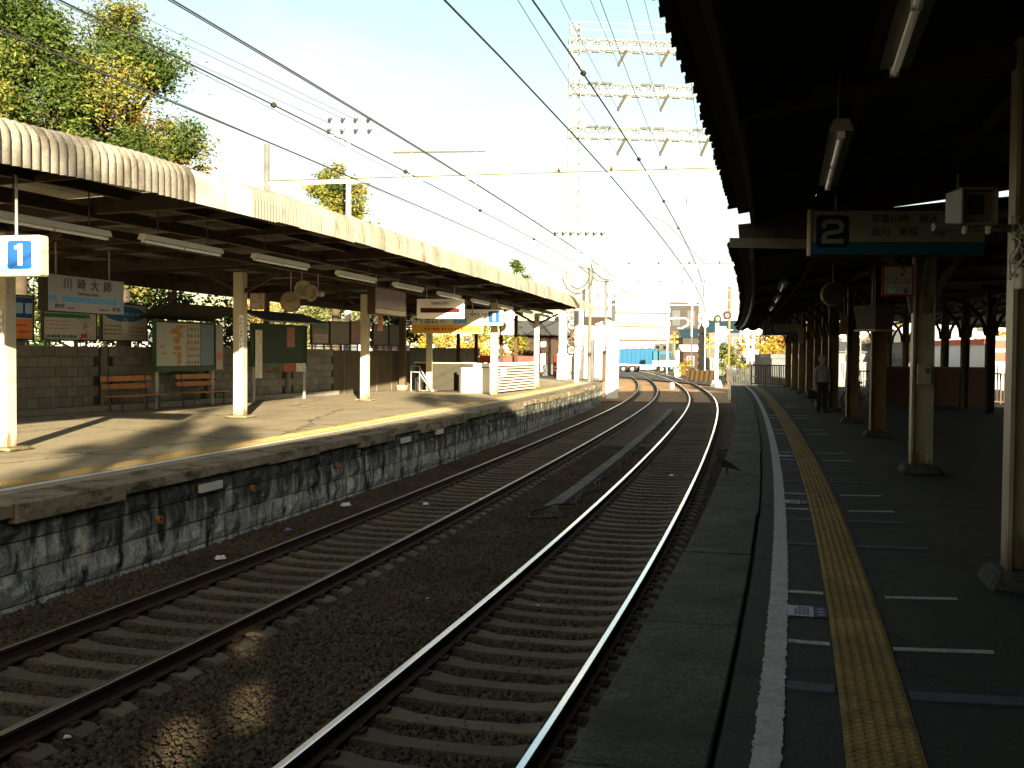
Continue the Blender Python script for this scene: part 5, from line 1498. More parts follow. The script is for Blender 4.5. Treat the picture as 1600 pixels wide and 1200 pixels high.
# ------------------------------------------------------------------ lattice power pylon straddling the line
M_PYL = mat('pylon_steel', (.13, .13, .115), rough=.5, var=.12, scale=.5)
M_PYLD = mat('pylon_bluegrey', (.035, .045, .05), rough=.6, var=.1)
def lattice(mb, a, b, w, n, th, up=(0, 1, 0)):
    """square lattice strut from a to b, w across, with n bays of crossed bracing"""
    a, b = Vector(a), Vector(b); d = (b - a).normalized(); u = Vector(up); r = d.cross(u).normalized(); u = r.cross(d)
    cs = [r * (i * w / 2) + u * (j * w / 2) for i, j in ((-1, -1), (1, -1), (1, 1), (-1, 1))]
    for c in cs: mb.bar(a + c, b + c, th * 1.5, th * 1.5)
    for k in range(n):
        p, q = a.lerp(b, k / n), a.lerp(b, (k + 1) / n)
        for i in range(4):
            c0, c1 = cs[i], cs[(i + 1) % 4]
            mb.bar(p + c0, q + c1, th, th); mb.bar(p + c1, q + c0, th, th)
            mb.bar(p + c0, p + c1, th, th)
def pylon():
    Y = 75.
    x0 = at(896, 300, Y).x; x1 = x0 + 21.
    t = thing('power_pylon', 'tall pale lattice power pylon with three cross arms straddling the tracks', 'pylon', (x0, Y, ZR), 0, None, True)
    for x, yy in ((x0, Y), (x1, Y + 2)):
        mb = MB(); lattice(mb, (x, yy, -1.4), (x, yy, 24.4), .82, 26, .035); mb.build('leg', M_PYL, t)
    for k, v in enumerate((70, 139, 207)):
        z = at(896, v, Y).z
        mb = MB(); lattice(mb, (x0 - .4, Y, z), (x1 + .4, Y + 2, z), .72, 22, .04, up=(0, 0, 1)); mb.build('cross_arm', M_PYL, t)
        mb = MB()
        for q in range(22):
            if q % 4 in (1, 2): mb.bar((x0 + 21 * q / 22, Y - .42 + q * .09, z + .36), (x0 + 21 * (q + .8) / 22, Y - .42 + q * .09, z + .36), .10, .16)
        if k: mb.build('arm_plates', M_PYLD, t)
        for j, du in enumerate((80, 145, 208)):
            x = x0 + du * Y / CF
            p = Vector((x, Y - .2, z - .4)); q = p + Vector((-.68, -1.0, -1.3))
            mb = MB()
            n = 11
            d = (q - p)
            mb.tube([p, q], .02, 6)
            for i in range(n):
                c = p + d * (i + .5) / n
                mb.tube([c - d.normalized() * .03, c, c + d.normalized() * .03], [.03, .11, .03], 8)
            mb.build('insulator', mat('insulator_tan', (.075, .065, .045), rough=.4), t)
            mb = MB(); mb.tube([q, q + Vector((0, -.1, -.12))], .09, 8); mb.build('end_clamp', M_DGREY, t)
            hd = .2
            pts = []
            for i in range(12):
                f = i / 11
                pts.append(q + Vector((-math.sin(hd) * 135 * f, -math.cos(hd) * 135 * f, -5.5 * 4 * f * (1 - f) * .5 + 3 * f)))
            wire('thin power line running from the %s arm of the pylon, %s conductor' % (('top', 'middle', 'lowest')[k], ('left', 'middle', 'right')[j]), pts, .016, M_PYLD, 'power lines from the pylon')
    za, zb = at(896, 58, Y).z, at(896, 34, Y).z
    mb = MB(); lattice(mb, (x0, Y, za + .1), (x0, Y, zb), .7, 2, .04); mb.bar((x0, Y, zb), (x1, Y + 2, zb), .05, .05); mb.bar((x0, Y, (za + zb) / 2), (x1, Y + 2, (za + zb) / 2), .05, .05)
    for k in range(1, 6): mb.bar((x0 + 2 * k, Y + .2 * k, za), (x0 + 2 * k, Y + .2 * k, zb), .05, .05)
    mb.build('top_frame', M_PYL, t)
pylon()

def utility_pole(label, u, vtop, Y, arms, H0=-1.3, r=.13, ins=5):
    p = at(u, vtop, Y)
    t = thing('utility_pole', label, 'utility pole', (p.x, p.y, H0), 0, 'utility poles', True)
    mb = MB(); mb.tube([(p.x, Y, H0), p], [r * 1.25, r * .85], 12); mb.build('shaft', M_OFFWHITE, t)
    for v, w in arms:
        z = at(u, v, Y).z
        mb = MB(); mb.bar((p.x - w / 2, Y - .1, z), (p.x + w / 2, Y - .1, z + .05), .07, .07); mb.bar((p.x - w * .25, Y - .1, z), (p.x, Y - .1, z - .5), .04, .04); mb.build('cross_arm', M_STEEL, t)
        for k in range(ins):
            x = p.x - w * .46 + w * .92 * k / (ins - 1)
            mb = MB(); mb.lathe([(.03, 0), (.07, .08), (.04, .12), (.08, .18), (.03, .3)], 8, (x, Y - .1, z + .03)); mb.bar((x, Y - .1, z + .1), (x + .18, Y - .4, z + .26), .03, .05); mb.build('insulator', mat('insulator_grey', (.03, .028, .022), rough=.4), t)
    return t
utility_pole('pale utility pole with two cross arms rising above the yellow tree', 545, 186, 50., ((196, 2.0), (213, 2.1)), ins=4)
up = utility_pole('pale utility pole with a wide cross arm and cable loops, left of the far crossing', 903, 358, 62., ((371, 3.0),), ins=7)
mb = MB()
c = at(903, 428, 61.5)
for r, ph in ((1.15, .2), (.85, .9)):
    mb.tube([c + Vector((r * math.cos(ph + k * PI / 10) * .8, .1 * k / 10, r * math.sin(ph + k * PI / 10) * 1.0)) for k in range(10, 22)], .035, 6)
mb.build('cable_loop', M_WIRE, up, smooth=True)
mb = MB(); mb.lathe([(.28, 0), (.3, .1), (.3, .8), (.25, .9)], 12, at(915, 418, 61.8)); mb.build('transformer', M_OFFWHITE, up)
for k, (a, b) in enumerate(((at(905, 416, 61.5), at(952, 440, 90)), (at(915, 412, 61.5), at(958, 438, 90)))):
    wire(('cable', 'second cable')[k] + ' drooping from the looped utility pole toward the crossing', [a, a.lerp(b, .5) + Vector((0, 0, -.4)), b], .03)
for k, (u, v) in enumerate(((520, 195), (560, 197), (575, 196))):
    a = at(u, v, 50.)
    wire(('left', 'middle', 'right')[k] + ' thin wire strung from the utility pole above the yellow tree', [a, a + Vector((-9, -32, -.6)), a + Vector((-17, -62, .6))], .008)

# ------------------------------------------------------------------ level crossing
M_ROAD = mat('crossing_deck', (.06, .056, .047), rough=.9, var=.2, scale=.8)
def zed(p, z): return Vector((p.x, p.y, z))
q = [onground(925, 584.5, ZR), onground(1128, 602.5, ZR), onground(1150, 590, ZR), onground(925, 572.5, ZR)]
mb = MB(); mb.add([zed(p, ZR - .45) for p in q] + [zed(p, ZR - .012) for p in q], [(3, 2, 1, 0), (4, 5, 6, 7), (0, 1, 5, 4), (1, 2, 6, 5), (2, 3, 7, 6), (3, 0, 4, 7)])
struct(mb.build('crossing_road', M_ROAD))
t = thing('marker_post', 'short white marker post standing between the two tracks', 'marker post', onground(1050, 607.5, ZR - .18), 0)
mb = MB(); mb.lathe([(.17, 0), (.17, .46), (.10, .52)], 12); mb.build('post', M_WHITE, t)
mb = MB(); mb.lathe([(.11, -.06), (.11, .0)], 10); mb.build('foot', M_DGREY, t)

def truck(label, p, rz, body, cabc):
    t = thing('dump_truck', label, 'truck', p, rz, 'blue dump trucks on the crossing')
    mb = MB(); mb.box((-.2, 0, .82), (8.4, 1.0, .28)); mb.build('chassis', M_DGREY, t)
    mb = MB(); x0, x1 = -4.5, 1.45
    mb.hexa([(x0, -1.2, 1.25), (x1, -1.2, 1.05), (x1, 1.2, 1.05), (x0, 1.2, 1.25), (x0 - .1, -1.25, 3.35), (x1 + .05, -1.25, 3.55), (x1 + .05, 1.25, 3.55), (x0 - .1, 1.25, 3.35)]); mb.build('dump_body', body, t)
    for k in range(9):
        x = x0 + .25 + k * .68
        for y in (-1.27, 1.27):
            mb = MB(); mb.bar((x, y, 1.2), (x, y, 3.4), .10, .2, up=(1, 0, 0)); mb.build('rib', body, t)
    mb = MB()
    for y in (-1.29, 1.29): mb.bar((x0 - .1, y, 3.36), (x1 + .1, y, 3.56), .12, .16)
    mb.build('top_rail', body, t)
    mb = MB(); mb.prism([(1.65, .75), (4.25, .75), (4.32, 1.6), (4.05, 3.05), (3.8, 3.2), (1.65, 3.2)], 2.4); mb.build('cab', cabc, t, bevel=.05)
    mb = MB(); mb.prism([(1.62, .95), (4.30, .95), (4.36, 1.75), (1.62, 1.75)], 2.44); mb.build('lower_cab', M_WHITE, t)
    mb = MB(); mb.hexa([(4.36, -1.05, 1.85), (4.36, 1.05, 1.85), (4.3, 1.05, 1.85), (4.3, -1.05, 1.85), (4.13, -1.0, 2.85), (4.13, 1.0, 2.85), (4.05, 1.0, 2.85), (4.05, -1.0, 2.85)]); mb.build('windscreen', M_GLASS, t)
    for y in (-1.215, 1.215):
        mb = MB(); mb.box((3.3, y, 2.3), (1.1, .02, .8)); mb.build('side_window', M_GLASS, t)
    mb = MB(); mb.box((4.36, 0, 1.25), (.06, 1.4, .38)); mb.build('grille', mat('grille_tan', (.07, .05, .03), rough=.5), t)
    for k in range(3):
        mb = MB(); mb.box((4.40, 0, 1.13 + k * .12), (.03, 1.3, .03)); mb.build('grille_bar', M_WHITE, t)
    mb = MB(); mb.box((4.33, 0, .70), (.24, 2.4, .34)); mb.build('bumper', body, t, bevel=.03)
    for y in (-.95, .95):
        mb = MB(); mb.box((4.46, y, .74), (.04, .34, .18)); mb.build('headlight', M_WHITE, t)
    for y in (-1.45, 1.45):
        mb = MB(); mb.bar((4.1, y * .85, 2.9), (4.5, y, 2.8), .04, .04); mb.box((4.5, y, 2.5), (.08, .22, .5)); mb.build('mirror', M_DGREY, t)
    mb = MB()
    for y in (-1.18, 1.18): mb.box((.9, y, .8), (2.4, .1, .55))
    mb.build('side_guard', M_WHITE, t)
    for y in (-1.05, 1.05):
        for x in (3.0, -1.55, -2.95):
            w = MB(); w.lathe([(.30, -.14), (.48, -.15), (.5, -.10), (.5, .10), (.48, .15), (.30, .14)], 18, (0, 0, 0), 'Y')
            wo = w.build('wheel', mat('tyre', (.015, .015, .015), rough=.9), t, loc=(x, y, .5))
            w = MB(); w.lathe([(.1, -.17), (.3, -.12), (.3, .12), (.1, .17)], 14, (0, 0, 0), 'Y'); w.build('hub', M_WHITE, wo)
    return t
M_TRUCK = mat('truck_blue', (.02, .085, .16), rough=.4, var=.08)
M_CAB = mat('cab_blue', (.03, .10, .15), rough=.35, var=.05)
pt = onground(1007, 581.5, ZR)
truck('blue dump truck with ribbed body and white lower cab driving over the crossing', pt, -.42, M_TRUCK, M_CAB)
pt2 = onground(930, 579, ZR)
truck('second blue truck half hidden behind the white station gate', pt2 + Vector((-.6, 0, 0)), -.42, mat('truck_darkblue', (.006, .03, .08), rough=.4), mat('cab_darkblue', (.01, .06, .13), rough=.4))

def pole_sign(label, nm, cat, u, vb, vt, Y=None, r=.06, m=None, z=ZR):
    p = onground(u, vb, z) if Y is None else zed(at(u, vb, Y), z)
    H = at(u, vt, p.y).z - z
    t = thing(nm, label, cat, p, 0)
    mb = MB(); mb.tube([(0, 0, 0), (0, 0, H)], r, 10); mb.build('post', m or M_STEEL, t)
    return t, H, p.y / CF
# signals at the crossing
t, H, k = pole_sign('white signal post with two round dark targets, beside the crossing', 'railway_signal', 'signal', 1119, 603, 492, r=.16, m=M_WHITE)
mb = MB(); mb.hexa([(-.45, -.45, -.1), (.45, -.45, -.1), (.45, .45, -.1), (-.45, .45, -.1), (-.3, -.3, .5), (.3, -.3, .5), (.3, .3, .5), (-.3, .3, .5)]); mb.build('base', M_WHITE, t)
for dx, z, m in ((0., H - .35, mat('lens_green', (.006, .05, .02), rough=.4)), (.80, H - .05, mat('lens_red', (.11, .010, .008), rough=.4))):
    mb = MB(); mb.lathe([(.36, -.03), (.36, .03)], 18, (dx, -.2, z), 'Y'); mb.build('target', M_BLACK, t)
    mb = MB(); mb.lathe([(.20, -.02), (.20, .02)], 14, (dx, -.27, z), 'Y'); mb.build('lens', m, t)
    mb = MB(); mb.box((dx, .05, z), (.36, .4, .5)); mb.build('lamp_case', M_BLACK, t)
mb = MB(); mb.bar((0, 0, H - .5), (.8, 0, H - .45), .06, .06); mb.bar((.1, 0, H - 2.6), (.75, 0, H - 2.0), .06, .06); mb.build('arm', M_WHITE, t)
for dx, z in ((.22, H - 1.25), (.58, H - 1.25), (.22, H - 1.85), (.58, H - 1.85)):
    mb = MB(); mb.box((dx, -.15, z), (.32, .03, .5)); mb.build('plate', M_WHITE, t)
    mb = MB(); mb.box((dx, -.17, z), (.14, .02, .3)); mb.build('plate_mark', M_DGREY, t)
t, H, k = pole_sign('weathered tall post with cables right of the signal', 'cable_post', 'post', 1138, 601, 448, r=.12, m=mat('weathered_post', (.12, .085, .04), rough=.8, var=.3, scale=2))
mb = MB()
for q in range(5): mb.bar((-.3, 0, H - .3 - q * .9), (.35, 0, H - .3 - q * .9), .05, .05)
mb.build('step', M_STEEL, t)
mb = MB(); mb.lathe([(.28, -.04), (.28, .04)], 14, (-.3, -.2, H - 4.1), 'Y'); mb.build('white_disc', M_WHITE, t)
mb = MB(); mb.box((.0, -.2, .8), (.5, .3, 1.1)); mb.build('relay_box', M_BROWN, t)
def crossing_signal(label, u, vb, vt, Y):
    t, H, k = pole_sign(label, 'crossing_signal', 'crossing signal', u, vb, vt, Y, r=.07, m=mat('post_yellow', (.22, .13, .015), rough=.5))
    t['group'] = 'yellow crossing signals'
    my = MATS['post_yellow']
    for dz in (.3, 1.1):
        for dx in (-.42, .42):
            mb = MB(); mb.lathe([(.22, -.05), (.24, .0), (.1, .12)], 12, (dx, -.1, H - dz - .5), 'Y'); mb.build('lamp', my, t)
        mb = MB(); mb.bar((-.45, 0, H - dz - .5), (.45, 0, H - dz - .5), .06, .06); mb.build('arm', my, t)
    for s in (-1, 1):
        mb = MB(); mb.bar((-.5, -.12, H - .25 - s * .35), (.5, -.12, H - .25 + s * .35), .03, .14, up=(0, 1, 0)); mb.build('cross_board', my, t)
crossing_signal('yellow crossing signal right behind the dump truck cab', 1053, 576, 518, 158.)
crossing_signal('yellow crossing signal left of the white signal post', 1108, 590, 520, 120.)
t, H, k = pole_sign('white gate pillar of the crossing right of the dump truck', 'crossing_gate', 'crossing gate', 1058, 583, 548, 128., r=.22, m=M_WHITE)
mb = MB(); mb.box((0, -.2, .6), (.7, .6, 1.1)); mb.build('machine_box', M_WHITE, t)
t, H, k = pole_sign('crossed white board on a pole above the hidden truck', 'crossing_board', 'sign', 966, 576, 512, 118., r=.05)
for s in (-1, 1):
    mb = MB(); mb.bar((-.45, -.1, H - .45 - s * .4), (.45, -.1, H - .45 + s * .4), .03, .1, up=(0, 1, 0)); mb.build('board', M_TRIM, t)
mb = MB(); mb.box((0, -.06, H - .45), (1.0, .03, 1.0)); mb.build('panel', M_WHITE, t)
t, H, k = pole_sign('white pole topped by a small triangular frame', 'frame_pole', 'pole', 1080, 578, 470, 165., r=.12, m=M_WHITE)
mb = MB(); mb.bar((-.7, 0, H - .3), (.7, 0, H - .3), .1, .1); mb.bar((-.7, 0, H - .3), (0, 0, H + .4), .1, .1); mb.bar((.7, 0, H - .3), (0, 0, H + .4), .1, .1); mb.build('triangle', M_WHITE, t)
t, H, k = pole_sign('red and white banded pole with round lamps', 'banded_pole', 'pole', 1091, 577, 492, 160., r=.09, m=M_WHITE)
for q in range(7):
    mb = MB(); mb.lathe([(.1, 0), (.1, .55)], 8, (0, 0, .6 + q * 1.1)); mb.build('band', M_RED, t)
for dx in (-.4, .4):
    mb = MB(); mb.lathe([(.1, -.2), (.2, 0), (.1, .2)], 8, (dx, 0, H - .5)); mb.build('lamp', M_RED, t)
t, H, k = pole_sign('street lamp with a curved arm in front of the grey house', 'street_lamp', 'street lamp', 1042, 576, 498, 150., r=.1, m=M_WHITE)
mb = MB(); mb.tube([(0, 0, H), (1.2, 0, H + .1), (2.6, 0, H + .1), (3., 0, H - .3), (2.9, 0, H - .9), (2.2, 0, H - 1.25)], .11, 8); mb.build('arm', M_WHITE, t)
mb = MB(); mb.box((1.9, 0, H - 1.35), (.8, .3, .16)); mb.build('lamp_head', M_WHITE, t)
t, H, k = pole_sign('round white traffic mirror on a pole left of the signal post', 'traffic_mirror', 'traffic mirror', 1101, 585, 505, 130., r=.06)
mb = MB(); mb.lathe([(.36, -.05), (.42, 0), (.3, .06)], 18, (0, -.1, H - .1), 'Y'); mb.build('mirror', M_WHITE, t)
t, H, k = pole_sign('grey parking board with a dark letter P', 'parking_sign', 'parking sign', 1110, 588, 535, 126., r=.06)
mb = MB(); mb.box((0, -.1, H - .9), (1.1, .06, 1.9)); mb.build('board', mat('parking_grey', (.06, .06, .052)), t)
text('P', 1.5, (0, -.14, H - .8), M_INK, t, bold=.03)
# striped barrier of yellow and black boards
a, b = onground(1072, 588, ZR), onground(1117, 592, ZR)
a = zed(at(1072, 588, 105.), ZR); b = zed(at(1117, 592, 100.), ZR)
t = thing('striped_barrier', 'yellow and black striped barrier boards along the crossing corner', 'barrier', a, math.atan2((b - a).y, (b - a).x))
L = (b - a).length
for k in range(12):
    mb = MB(); x = L * k / 12
    mb.hexa([(x, -.03, .1), (x + L / 12 - .01, -.03, .1), (x + L / 12 - .01, .03, .1), (x, .03, .1), (x + .25, -.03, 1.15), (x + L / 12 + .24, -.03, 1.15), (x + L / 12 + .24, .03, 1.15), (x + .25, .03, 1.15)]); mb.build('board', (mat('barrier_yellow', (.20, .10, .012)), M_INK)[k % 2], t)
mb = MB()
for k in range(4): mb.bar((L * k / 3, .06, 0), (L * k / 3, .06, 1.2), .08, .08)
mb.build('posts', M_GREYP, t)
# white picket fence
a, b = zed(at(1139, 605, 66.), ZR - .2), zed(at(1182, 605, 63.), ZR - .2)
t = thing('picket_fence', 'tall white picket fence between the right platform and the street', 'fence', a, math.atan2((b - a).y, (b - a).x))
L = (b - a).length
me = MB().ab((-.035, -.015, 0), (.035, .015, 2.05)).mesh('picket', M_WHITE)
for k in range(16): inst('picket', me, t, (L * k / 15, 0, .05), (0, 0, 0), (1, 1, 1 + (k % 2) * .04))
for z in (.35, 1.6):
    mb = MB(); mb.bar((0, .03, z), (L, .03, z), .03, .07); mb.build('rail', M_WHITE, t)
t, H, k = pole_sign('white framed cantilever sign beyond the picket fence', 'frame_sign', 'sign', 1176, 600, 512, 75., r=.10, m=M_WHITE)
for z in (H - .1, H - 1.2):
    mb = MB(); mb.bar((-.95, 0, z), (0, 0, z), .07, .07); mb.build('bar', M_WHITE, t)
mb = MB(); mb.bar((-.93, 0, H - .1), (-.93, 0, H - 1.2), .07, .07); mb.bar((-.4, 0, H - .1), (-.4, 0, H - 2.6), .14, .14); mb.build('upright', M_WHITE, t)
mb = MB(); mb.box((-.4, -.06, H - .3), (.5, .06, .4)); mb.build('panel', M_WHITE, t)
t, H, k = pole_sign('round white sign with red and blue marks above the picket fence', 'round_sign', 'sign', 1172, 600, 545, 80., r=.05)
for dx, m in ((-.28, M_CYAN), (.28, mat('sign_pink', (.62, .26, .26)))):
    mb = MB(); mb.lathe([(.32, -.02), (.32, .02)], 16, (dx, -.08, H - .35), 'Y'); mb.build('disc', M_WHITE, t)
    mb = MB(); mb.lathe([(.18, -.01), (.18, .01)], 14, (dx, -.11, H - .35), 'Y'); mb.build('disc_mark', m, t)

# ------------------------------------------------------------------ buildings
def building(label, u0, u1, vt, Y, depth, wall, roof=None, flo=3, bays=4, rtype='flat', rz=0., cat='house', nm='house', winm=None, zb=ZR - .3, side=True, over=.3, wz=None):
    a, b = at(u0, vt, Y), at(u1, vt, Y)
    w = b.x - a.x; H = a.z - zb
    t = thing(nm, label, cat, ((a.x + b.x) / 2, Y, zb), rz)
    mb = MB(); mb.ab((-w / 2, 0, 0), (w / 2, depth, H)); mb.build('wall', wall, t)
    rm = roof or M_GREYP
    if rtype == 'flat':
        mb = MB(); mb.ab((-w / 2 - .1, -.1, H), (w / 2 + .1, depth + .1, H + .3)); mb.build('roof', rm, t)
    elif rtype == 'gable':       # ridge along x
        rh = H * .28
        mb = MB(); mb.add([(-w / 2 - over, -over, H - .1), (w / 2 + over, -over, H - .1), (w / 2 + over, depth + over, H - .1), (-w / 2 - over, depth + over, H - .1), (-w / 2 - over, depth / 2, H + rh), (w / 2 + over, depth / 2, H + rh)], [(0, 1, 5, 4), (2, 3, 4, 5), (0, 4, 3), (1, 2, 5), (3, 2, 1, 0)]); mb.build('roof', rm, t)
    elif rtype == 'front':       # ridge along y: the gable faces us
        rh = w * .22
        mb = MB(); mb.add([(-w / 2 - over, -over, H - .1), (w / 2 + over, -over, H - .1), (w / 2 + over, depth, H - .1), (-w / 2 - over, depth, H - .1), (0, -over, H + rh), (0, depth, H + rh)], [(0, 1, 4), (2, 3, 5), (1, 2, 5, 4), (3, 0, 4, 5), (3, 2, 1, 0)]); mb.build('roof', rm, t)
    for f in range(flo):
        for k in range(bays):
            x = -w / 2 + w * (k + .5) / bays; z = (wz if wz and flo == 1 else H * (f + .52) / flo)
            ww, hh = w / bays * .5, H / flo * .45
            mb = MB(); mb.ab((x - ww / 2, -.06, z - hh / 2), (x + ww / 2, -.01, z + hh / 2)); wo = mb.build('window', winm or M_OFFWHITE, t)
            mb = MB(); mb.ab((x - ww / 2 + .07, -.075, z - hh / 2 + .07), (x - .03, -.06, z + hh / 2 - .07)); mb.build('pane', M_GLASS, wo)
            mb = MB(); mb.ab((x + .03, -.075, z - hh / 2 + .07), (x + ww / 2 - .07, -.06, z + hh / 2 - .07)); mb.build('pane', M_GLASS, wo)
    return t, w, H
M_PALE = mat('pale_render', (.74, .72, .64), rough=.8, var=.06, scale=.3)
M_PALE2 = mat('cream_render', (.68, .62, .48), rough=.8, var=.08, scale=.3)
M_GREYW = mat('greybrown_shaded', (.035, .032, .027), rough=.85, var=.12, scale=.4)  # darkened render, shade from other buildings is in its colour
M_ROOFB = mat('blue_roof', (.012, .028, .038), rough=.6, var=.15, scale=1)
M_ROOFBR = mat('taupe_roof', (.045, .036, .026), rough=.8, var=.12, scale=2)
def balconies(t, w, H, flo):
    for f in range(flo):
        z = H * f / flo + H / flo * .12
        mb = MB(); mb.ab((-w / 2, -1.1, z), (w / 2, -.05, z + .12)); mb.ab((-w / 2, -1.1, z), (w / 2, -1.02, z + 1.0)); mb.build('balcony', M_PALE2, t)
tt = building('cream apartment block with balconies seen pale behind the crossing', 962, 1046, 470, 205., 9, M_PALE, flo=5, bays=7, cat='apartment block', nm='apartment_block'); balconies(*tt, 5)
building('tall pale block to the left of the cream apartment block', 915, 968, 452, 260., 12, M_PALE2, flo=6, bays=4, cat='apartment block', nm='apartment_block')
building('grey house with one square window behind the yellow crossing signal', 1045, 1092, 472, 226., 10, M_GREYW, flo=2, bays=2, cat='house', winm=M_DGREY)
building('low building with a dark blue roof left of the signal post', 1067, 1117, 527, 188., 8, M_GREYW, M_ROOFB, flo=1, bays=3, rtype='gable', cat='house')
building('shop with a pale lean-to roof in front of the blue roofed building', 1068, 1112, 548, 178., 6, mat('shop_brown', (.025, .015, .01)), M_PALE, flo=1, bays=2, rtype='gable', cat='shop', nm='shop')
building('pale blue grey house right of the signal post', 1108, 1158, 518, 150., 8, mat('bluegrey_render', (.06, .07, .075)), M_ROOFB, flo=2, bays=3, rtype='gable', cat='house')
building('low white hut with a dark roof edge behind the end railing', 1206, 1246, 560, 72., 5, mat('hut_shade', (.075, .085, .088)), mat('hut_roof', (.07, .085, .095)), flo=0, bays=1, rtype='flat', cat='hut', nm='hut')
building('white hut with a grey roof between the right columns', 1400, 1432, 560, 62., 5, mat('hut_grey', (.05, .054, .055)), mat('hut_roof', (.07, .085, .095)), flo=1, bays=1, rtype='flat', cat='hut', nm='hut')
building('pale low warehouse behind the right columns', 1290, 1396, 549, 88., 12, mat('ware_wall', (.12, .12, .115)), mat('ware_roof', (.06, .065, .065)), flo=1, bays=6, rtype='gable', cat='warehouse', nm='warehouse')
building('white rounded hall seen through the arched braces', 1440, 1540, 532, 80., 12, mat('hall_white', (.11, .12, .115)), M_PALE, flo=1, bays=4, rtype='gable', cat='hall', nm='hall')
building('pale shop front with red band at the far right', 1540, 1640, 538, 58., 8, M_PALE, M_RED, flo=1, bays=3, rtype='flat', cat='shop', nm='shop')
p = at(1563, 560, 56.)
t = thing('shop_sign', 'upright white sign with red marks at the far right beyond the platform', 'shop sign', (p.x, p.y, ZR), 0)
H = at(1563, 527, 56.).z - ZR
mb = MB(); mb.ab((-.4, 0, H - 1.5), (.4, .15, H)); mb.build('panel', M_OFFWHITE, t); mb = MB(); mb.ab((-.25, -.02, H - .6), (.25, 0, H - .15)); mb.ab((-.25, -.02, H - 1.3), (.25, 0, H - .8)); mb.build('red_marks', M_RED, t); mb = MB(); mb.ab((-.06, .05, 0), (.06, .12, H - 1.5)); mb.build('post', M_GREYP, t)
building('pale house far behind the trees left of the stairs', 560, 680, 505, 120., 10, M_PALE, mat('ware_roof', (.06, .065, .065)), flo=2, bays=5, rtype='gable', cat='house')
building('pale building at the far left behind the trees', -30, 330, 505, 130., 10, M_PALE, M_PALE2, flo=2, bays=9, cat='house')
for k, (u0, u1, vt, Y, m) in enumerate(((690, 850, 500, 190., M_PALE), (850, 930, 488, 300., M_PALE2), (1090, 1135, 492, 330., M_PALE2), (1135, 1230, 500, 300., M_PALE), (1230, 1420, 505, 260., M_PALE2), (1420, 1700, 505, 240., M_PALE))):
    building(('long pale block far behind the stairs', 'pale block far behind the station building', 'distant cream block behind the traffic mirror', 'distant pale block behind the picket fence', 'distant cream block behind the warehouse', 'distant pale block behind the hall')[k], u0, u1, vt, Y, 14, m, flo=4, bays=6, cat='apartment block', nm='apartment_block')
# station building and gate at the end of the left platform
t, w, H = building('brown station building with a grey roof behind the far cream columns', 806, 905, 522, 84., 9, mat('station_brown', (.028, .018, .011), rough=.8, var=.2), mat('station_roof', (.06, .06, .057)), flo=0, bays=1, rtype='gable', cat='station building', nm='station_building', over=.6)
for u0, u1, v0, v1, m in ((845, 853, 534, 542, M_WHITE), (845, 852, 552, 581, M_WHITE)):
    a = at(u0, v0, 83.9); b = at(u1, v1, 83.9); o = t.location
    mb = MB(); mb.ab((a.x - o.x, -.05, b.z - o.z), (b.x - o.x, -.01, a.z - o.z)); pn = mb.build('wall_sign', m, t)
    if v0 > 550:
        mb = MB()
        for k in range(7): mb.ab((a.x - o.x + .12, -.06, b.z - o.z + .15 + k * .19), (b.x - o.x - .12, -.05, b.z - o.z + .27 + k * .19))
        mb.build('lettering', M_GREYP, pn)
mb = MB(); mb.ab((-.35, -.06, 0), (.45, -.01, 2.1)); mb.build('door', M_DGREY, t)
building('house with a taupe roof and white walls at the end of the left platform', 907, 951, 517, 95., 6.5, M_WHITE, M_ROOFBR, flo=1, bays=2, rtype='gable', cat='house', over=.5)
building('white gabled annex beside the taupe roofed house', 935, 962, 505, 88., 5, M_WHITE, M_PALE, flo=0, bays=1, rtype='front', cat='annex', nm='annex')
p = onground(869, 589)
t = thing('hydrant_box', 'red fire hydrant cabinet beside the tall white pillars', 'hydrant cabinet', (p.x, p.y, 0), 0)
mb = MB(); mb.box((0, 0, .75), (.42, .35, 1.5)); mb.build('cabinet', mat('dark_red', (.22, .03, .02)), t, bevel=.02)
mb = MB(); mb.box((-.02, -.05, 1.3), (.34, .34, .55)); mb.build('red_front', mat('bright_red', (.65, .06, .03)), t)
for z in (.72, .5):
    mb = MB(); mb.lathe([(.06, -.2), (.06, -.17)], 10, (-.08, 0, z), 'Y'); mb.build('valve', M_WHITE, t)
for u, vt, w, lb in ((879, 492, .62, 'left one of two tall white station pillars with a wider foot'), (905, 480, .56, 'right one of two tall white station pillars, nearer the tracks')):
    p = onground(u, 592.5)
    t = thing('pillar', lb, 'pillar', p, -.1, 'tall white station pillars')
    H = at(u, vt, p.y).z
    mb = MB(); mb.box((0, 0, H / 2), (w * .8, w * .8, H)); mb.build('shaft', M_WHITE, t, bevel=.02)
    mb = MB(); mb.box((0, 0, .85), (w * 1.15, w * 1.15, 1.7)); mb.build('foot', M_WHITE, t, bevel=.03)
p = onground(892, 592)
t = thing('signal_frame', 'dark frame with lamps between the two tall white pillars', 'signal', p, 0)
mb = MB(); mb.box((0, .1, .8), (.5, .4, 1.6)); mb.build('cabinet', M_GREYP, t)
mb = MB(); mb.tube([(0, 0, 1.6), (0, 0, 4.6)], .09, 8); mb.build('post', M_BROWN, t)
for z in (1.95, 3.6, 4.1, 4.5):
    mb = MB(); mb.lathe([(.28, -.06), (.30, 0), (.2, .1)], 12, (0, -.12, z), 'Y'); mb.build('lamp', M_DGREY, t)
    mb = MB(); mb.tube([(.2 * math.cos(k * PI / 6), -.2, z + .2 * math.sin(k * PI / 6)) for k in range(13)], .03, 5); mb.build('lamp_ring', M_OFFWHITE, t)
